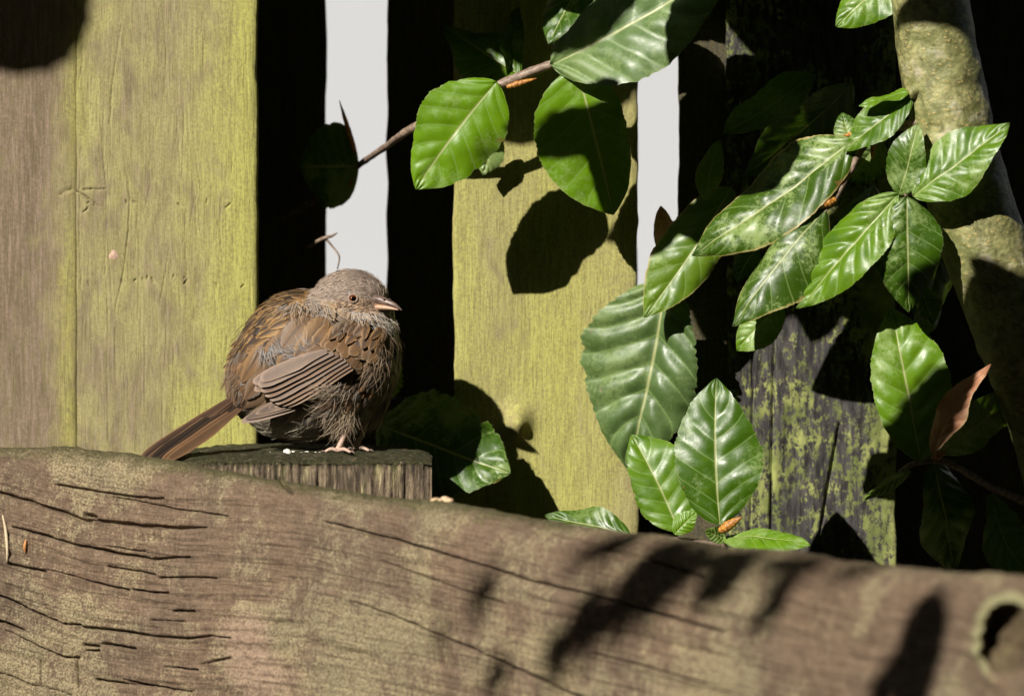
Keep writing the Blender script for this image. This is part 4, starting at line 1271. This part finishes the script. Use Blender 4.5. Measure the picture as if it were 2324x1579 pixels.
te = NT('eye')
tg = te.attr('axis')
ir = te.mix(te.ramp(tg, .80, .86), (.12, .030, .008), (.003, .002, .002))
ir = te.mix(te.ramp(tg, .35, .5, 1, 0), ir, (.01, .005, .004))
M['eye'] = te.done(ir, .04, None, .8)
ed = unit(sgrad(EYE[None])[0] * np.array([1, 1, 1]))
ew = BW(EYE - ed * 3.0)
gaze = unit(BW(EYE + np.array([2., .5, -10.])) - BW(EYE))
ev, ef, en = ball(ew, 9.6 * BS)
mk('eye', ev, ef, M['eye'], bird, attrs={'axis': en @ gaze})
ax = unit(BW(EYE + ed * 5) - ew)
u1 = unit(np.cross(ax, [0, 0, 1])); u2 = np.cross(ax, u1)
rp = [ew + ax * 5.0 * BS + (u1 * math.cos(a) * 9.9 + u2 * math.sin(a) * 8.8) * BS for a in np.linspace(0, 2 * np.pi, 30)]
M['lid'] = mat_simple('eye_ring', (.26, .19, .15), (.36, .27, .21), 1500, .7)
mk_tube('eye_ring', rp, [1.7 * BS] * 2, M['lid'], bird, nseg=8, n=60)


# beak
def beak(name, path, hgt, wid, mat):
    c = catmull(path, 22); h = np.interp(np.linspace(0, 1, 22), np.linspace(0, 1, len(hgt)), hgt); w_ = np.interp(np.linspace(0, 1, 22), np.linspace(0, 1, len(wid)), wid)
    th = np.linspace(0, 2 * np.pi, 20, endpoint=False)
    dirb = unit(np.array(path[-1]) - np.array(path[0]))
    lat = unit(np.cross(dirb, [0, 1, 0])); upv = np.cross(lat, dirb)
    V = c[:, None] + h[:, None, None] * np.sin(th)[None, :, None] * upv + w_[:, None, None] * np.cos(th)[None, :, None] * lat
    return mk(name, BW(V.reshape(-1, 3)), gridF(22, 20, True), mat, bird)


M['beak_up'] = mat_simple('upper_beak', (.07, .048, .04), (.19, .125, .10), 500, .35, .15, .5)
M['beak_lo'] = mat_simple('lower_beak', (.42, .24, .15), (.52, .33, .22), 500, .35, .15, .5)
fb = float(surf([846], [690])[0, 2])
beak('upper_beak', [(834, 682, fb + 25), (858, 680, fb + 8), (884, 688, fb - 8), (902, 696, fb - 18), (912, 704, fb - 23)], [12, 10.5, 7.6, 4.2, .7], [13, 12, 8.5, 4.2, .7], M['beak_up'])
beak('lower_beak', [(832, 697, fb + 24), (858, 697, fb + 6), (884, 699, fb - 9), (904, 703, fb - 20)], [8.5, 7.2, 5, .7], [12, 11, 7, .7], M['beak_lo'])
nost = BW(np.array([872, 680, fb - 13.0]))
mk('nostril', *ball(nost, 2.2 * BS, 8, 10, (1.6, .7, .7))[:2], M['eye'], bird, attrs={'axis': np.ones(80)})
# whitish rictal bristles and lores
W2 = [wisps(842, 702, D2(20), 40, .5, 20, (.40, .27, .19), (.50, .36, .26), 1.4, jx=8, jy=6, up=1),
      wisps(868, 738, D2(35), 46, .35, 34, (.45, .42, .38), (.62, .58, .53), 1.6, jx=16, jy=4, up=3),
      wisps(838, 686, D2(150), 34, .4, 15, (.16, .11, .08), (.30, .22, .17), 1.3, jx=8, jy=6, up=1),
      wisps(868, 664, D2(-70), 26, .4, 16, (.24, .18, .13), (.40, .32, .22), 1.4, jx=6, jy=6, up=1)]
wv_, wf_, wc_ = join(W2)
tag(mk('face_bristles', BW(wv_), wf_, M['strand'], bird, attrs={'col': wc_}), kind='stuff')

# legs with toes and claws
M['leg'] = mat_simple('leg_scales', (.36, .23, .17), (.55, .40, .32), 1800, .5, .4)
for (lx, ly, d0), (fx_, fy_, d1), toes in (
        ((784, 965, -84), (766, 1021, -92), [((796, 1028, -116)), ((794, 1026, -94)), ((786, 1023, -70)), ((738, 1026, -92))]),
        ((832, 945, -20), (806, 1017, -40), [((838, 1024, -62)), ((838, 1021, -40)), ((828, 1019, -20)), ((784, 1021, -40))])):
    b = BW(np.array([lx, ly, d0])); f = BW(np.array([fx_, fy_, d1]))
    legm = mk_tube('leg', [b, (b + f) / 2 + np.array([.0008, 0, 0]), f], [8.5 * BS, 6 * BS, 6.5 * BS], M['leg'], bird, nseg=10, n=16, bump=.0001, bumpscale=1500)
    for tt in toes:
        t3 = np.array(tt, float); f3 = np.array([fx_, fy_ + 1, d1], float)
        zt_ = zt + .0006
        a = BW(f3); c = BW(t3); a[2] = max(a[2], zt_ + .0008); c[2] = zt_ + .0006
        m_ = (a + c) / 2; m_[2] = zt_ + .0018
        V, F, uv = tube([a, m_, c], [4.8 * BS, 4.2 * BS, 3.2 * BS], 8, 12)
        tri = F[F[:, 2] == F[:, 3]]; qd = F[F[:, 2] != F[:, 3]]
        o = mk('toe', V - np.array(bird['_o']), qd.tolist() + tri[:, :3].tolist(), M['leg'], None)
        o.parent = legm
        dv = unit(c - a)
        V, F, uv = tube([c - dv * .0004, c + dv * .0012 + np.array([0, 0, .0004]), c + dv * .0024 - np.array([0, 0, .0004])], [2.4 * BS, 1.8 * BS, .3 * BS], 7, 8)
        tri = F[F[:, 2] == F[:, 3]]; qd = F[F[:, 2] != F[:, 3]]
        o2 = mk('claw', V - np.array(bird['_o']), qd.tolist() + tri[:, :3].tolist(), M['beak_up'], None)
        o2.parent = legm


# ------------------------------------------------------------------ added beech leaves, out of view, that shade parts of the place
over = thing('shade_leaves', 'added beech leaves out of view that shade the boards, log and trunk', 'branch', P(900, -700, -.1))
SUNv = SUN


def caster(x, y, Y, t, L, W, ang=90, seed=0, par=over, hi=False):
    """a leaf hanging t metres up the sunbeam that reaches (x, y, Y), so that its shadow lies there"""
    c = P(x, y, Y) - SUNv * t
    r_ = unit(np.cross(SUNv, [0, 0, 1.])); u_ = np.cross(r_, SUNv)
    a = math.radians(ang)
    d = r_ * math.cos(a) + u_ * math.sin(a)
    B = c + d * L * .0001; T = c - d * L * .0001
    n = -SUNv + .15 * np.random.default_rng(seed).normal(size=3)
    V, F, uv = blade(B, T, W * .0002, n, 30, 11, beech, (B + T) / 2 + n * .003, .12, -.1, .001, NV, .1, .05, seed)
    o = mk('leaf', V, F, M['leaf'], par, uv=uv)
    return c


def crop_out(c):
    rel_ = c - CAMP; d_ = rel_ @ FWD
    return rel_[0] / d_ / K + 1162, 789.5 - (rel_ @ UP) / d_ / K


rc = np.random.default_rng(21)
# added leaves: dark diagonal on the second twig leaf, shade on the centre board
caster(1340, 315, .015, .30, 290, 90, 32, 1)
for (x, y, L, W, a) in ((905, 60, 300, 200, 0), (1060, 90, 300, 220, 20), (1220, 100, 300, 220, -20), (1380, 80, 300, 200, 30), (960, 220, 260, 170, -30), (1080, 270, 240, 130, 30), (1190, 300, 240, 150, -25),
                        (1330, 240, 260, 170, 10), (1440, 260, 220, 150, 50)):
    caster(x, y, .09, .34, L, W, a, x)
# soft dark patch on the first board
caster(70, 30, .056, .62, 330, 190, 60, 2)
# shadows across the log
LYf = lambda x: float(logY(np.array(x))) - HA
for (x, y, t, L, W, a) in ((1360, 1225, 1.8, 240, 90, 15), (1480, 1262, 1.8, 240, 100, 25), (1620, 1256, 1.8, 300, 90, 5), (1780, 1262, 1.8, 260, 90, -5), (1545, 1300, 1.7, 220, 110, 50), (1920, 1278, 1.8, 200, 60, 0),
                           (1500, 1350, 1.7, 200, 110, 60), (1420, 1400, 1.8, 190, 100, 50), (1370, 1455, 1.8, 170, 80, 60), (1290, 1505, 1.8, 130, 80, 50), (1110, 1368, 1.9, 140, 80, 50), (1020, 1462, 1.7, 64, 56, 70), (1150, 1562, 1.8, 120, 80, 40), (1450, 1350, 1.6, 200, 60, 58), (1330, 1470, 1.6, 260, 70, 55),
                           (1460, 1380, 1.4, 240, 50, 58), (1640, 1340, 1.3, 180, 90, 20), (1760, 1400, 1.5, 160, 70, 30), (2115, 1535, 1.2, 280, 180, 80), (2040, 1590, 1.3, 180, 90, 40)):
    caster(x, y, LYf(x), t, L, W, a, int(x))
# deep shade over the right hand leaves and trunk foot
for (x, y, Y, t, L, W, a) in ((2200, 1230, .0, .5, 260, 200, 80), (2320, 1190, .0, .5, 420, 300, 70), (2270, 1110, -.01, .5, 200, 110, 0), (1800, 60, .06, .3, 330, 220, 0), (1960, 60, .06, .3, 330, 220, 10), (1950, 210, .06, .3, 220, 200, -20), (1860, 330, .06, .3, 300, 200, 60), (2000, 340, .06, .3, 260, 200, 20), (1620, 640, .07, .3, 240, 160, 80), (1740, 640, .06, .3, 200, 120, 20), (1960, 660, .06, .3, 240, 170, 20), 
                              (2290, 745, -.04, .45, 330, 170, 10), (2350, 700, -.045, .45, 260, 120, -20), (2310, 840, -.045, .45, 300, 150, 10), (2240, 760, -.045, .45, 220, 130, 20), (2085, 1010, -.03, .48, 110, 70, 50), (2120, 930, -.03, .48, 140, 46, 75),
                              (2120, 0, -.05, .4, 260, 80, 20), (1760, 545, .06, .3, 220, 110, 10), (1960, 540, .06, .3, 240, 150, 40), (1900, 720, .10, .3, 220, 120, 60), (1990, 820, .10, .3, 200, 120, 80)):
    caster(x, y, Y, t, L, W, a, int(x + y))
# dense leaves just above the frame: they keep the upper boards and the post top dark
for i in range(120):
    x = 700 + rc.random() * 1150; y = -480 + rc.random() * 380
    Y = .032 + rc.random() * .02
    b = (x, y, Y); an = rc.normal() * .6 - 1.2
    L = 230 + rc.random() * 120
    t = (x + L * math.cos(an) * .5, min(y - L * math.sin(an), -90), Y + rc.normal() * .004)
    leaf(over, b, t, 150 + rc.random() * 70, (-.9 + rc.normal() * .3, .7 + rc.normal() * .3), 'leaf', hi=False)
caster(1330, 35, .005, .3, 280, 90, 38, 9)
mk_tube('twig', [P(2100, -900, -.02), P(1700, -640, -.02), P(1200, -560, -.03), P(700, -480, -.04), P(380, -420, -.05)], [.006, .005, .004, .003, .002], M['twig'], over, nseg=9, n=40)

# ------------------------------------------------------------------ small litter
lit = thing('seed_husk', 'cluster of white crumbs lying under the belly of the bird', 'crumbs', (P(660, 1026, -.0)[0], 0, zt))
rl = np.random.default_rng(4)
for i, (x, y, s) in enumerate(((652, 1019, 9), (667, 1022, 5), (684, 1022, 4), (697, 1023, 5), (716, 1022, 3), (726, 1023, 3), (640, 1024, 4), (692, 1024, 4), (613, 1034, 3), (743, 1032, 2.4))):
    c_ = P(x, 1026, -.012 - .004 * rl.random()); c_[2] = zt + s * .0001
    v, f, n_ = ball(c_, s * .0002, 8, 10, (1.1, .9, .7))
    v = v + n_ * (s * .00016 * fbm(v * 700, i, 3))[:, None]
    mk('crumb', v, f, M['crumb'], lit)
fu = thing('fungus', 'small pale tan bracket fungus on the log edge beside the post', 'fungus', P(1008, 1136, -.215))
for i, (x, y, s) in enumerate(((990, 1136, 11), (1004, 1138, 10), (1018, 1136, 10), (1010, 1131, 8))):
    v, f, n_ = ball(P(x, y, float(logY(np.array(x)))), s * .0002, 8, 10, (1.2, .9, .6))
    mk('lobe', v, f, M['fungus'], fu)
M['straw'] = mat_simple('dry_straw', (.50, .40, .24), (.62, .52, .36), 600, .7)
M['needle'] = mat_simple('dry_needle', (.42, .17, .05), (.55, .26, .09), 600, .6)


def on_log(x, y, lift=.0006):
    k = np.argmin(np.where(front, (px - x) ** 2 + (py - y) ** 2, 1e12))
    return V_log[k] + nrm[k] * lift


for nm, lab, pts_, r_, m_ in (('grass_blade', 'frayed pale straw caught on the left end of the log', [(8, 1170), (14, 1200), (18, 1240), (16, 1275)], .0007, 'straw'),
                              ('pine_needle', 'tiny orange dry needle stuck on the log near its left end', [(60, 1225), (58, 1240), (57, 1254)], .0007, 'needle')):
    pp_ = [on_log(*q_) for q_ in pts_]
    t_ = thing(nm, lab, 'straw' if nm == 'grass_blade' else 'needle', pp_[-1])
    mk_tube('stem', pp_, [r_ * .5, r_, r_, r_ * .3], M[m_], t_, nseg=7, n=16)

# ------------------------------------------------------------------ added unseen leaf cards round the place, to shut out most of the sky
rt = np.random.default_rng(77)
n_ = 42000
d_ = unit(rt.normal(size=(n_, 3)))
d_[:, 2] = np.abs(d_[:, 2])
d_[:, 1] = np.where(d_[:, 1] > .35, -d_[:, 1], d_[:, 1])
r0 = 4.6 + 1.3 * rt.random(n_)
c_ = np.array([0, 0, GZ]) + d_ * r0[:, None]
f_ = c_ - SUN * (c_[:, 1] / SUN[1])[:, None]                  # where the sunbeam through each leaf meets the plane of the bird
keep = ~((f_[:, 0] > -.5) & (f_[:, 0] < .85) & (f_[:, 2] > -.85) & (f_[:, 2] < .45))
fw_ = c_ - SUN * ((c_[:, 1] - 6.0) / SUN[1])[:, None]         # and the plane of the far wall
keep &= ~((np.abs(fw_[:, 0]) < .8) & (np.abs(fw_[:, 2]) < .8))
rel_ = c_ - CAMP
al_ = rel_ @ FWD
keep &= ~((al_ > -.5) & (np.linalg.norm(rel_ - al_[:, None] * FWD, axis=1) < .6))
c_ = c_[keep]; m_ = len(c_)
a_ = unit(rt.normal(size=(m_, 3))); b_ = unit(np.cross(a_, unit(rt.normal(size=(m_, 3)))))
s_ = (.07 + .05 * rt.random(m_))[:, None]
q_ = np.stack([c_ - a_ * s_ * 1.3, c_ + b_ * s_ * .7, c_ + a_ * s_ * 1.3, c_ - b_ * s_ * .7], 1).reshape(-1, 3)
cn_ = mk('sky_block_foliage', q_, np.arange(4 * m_).reshape(-1, 4), M['leaf'], None, smooth=False, uv=np.tile([[0, .5], [.5, 1], [1, .5], [.5, 0]], (m_, 1)))
tag(cn_, 'added unseen mass of leaves all round that shuts out most of the sky', kind='stuff')
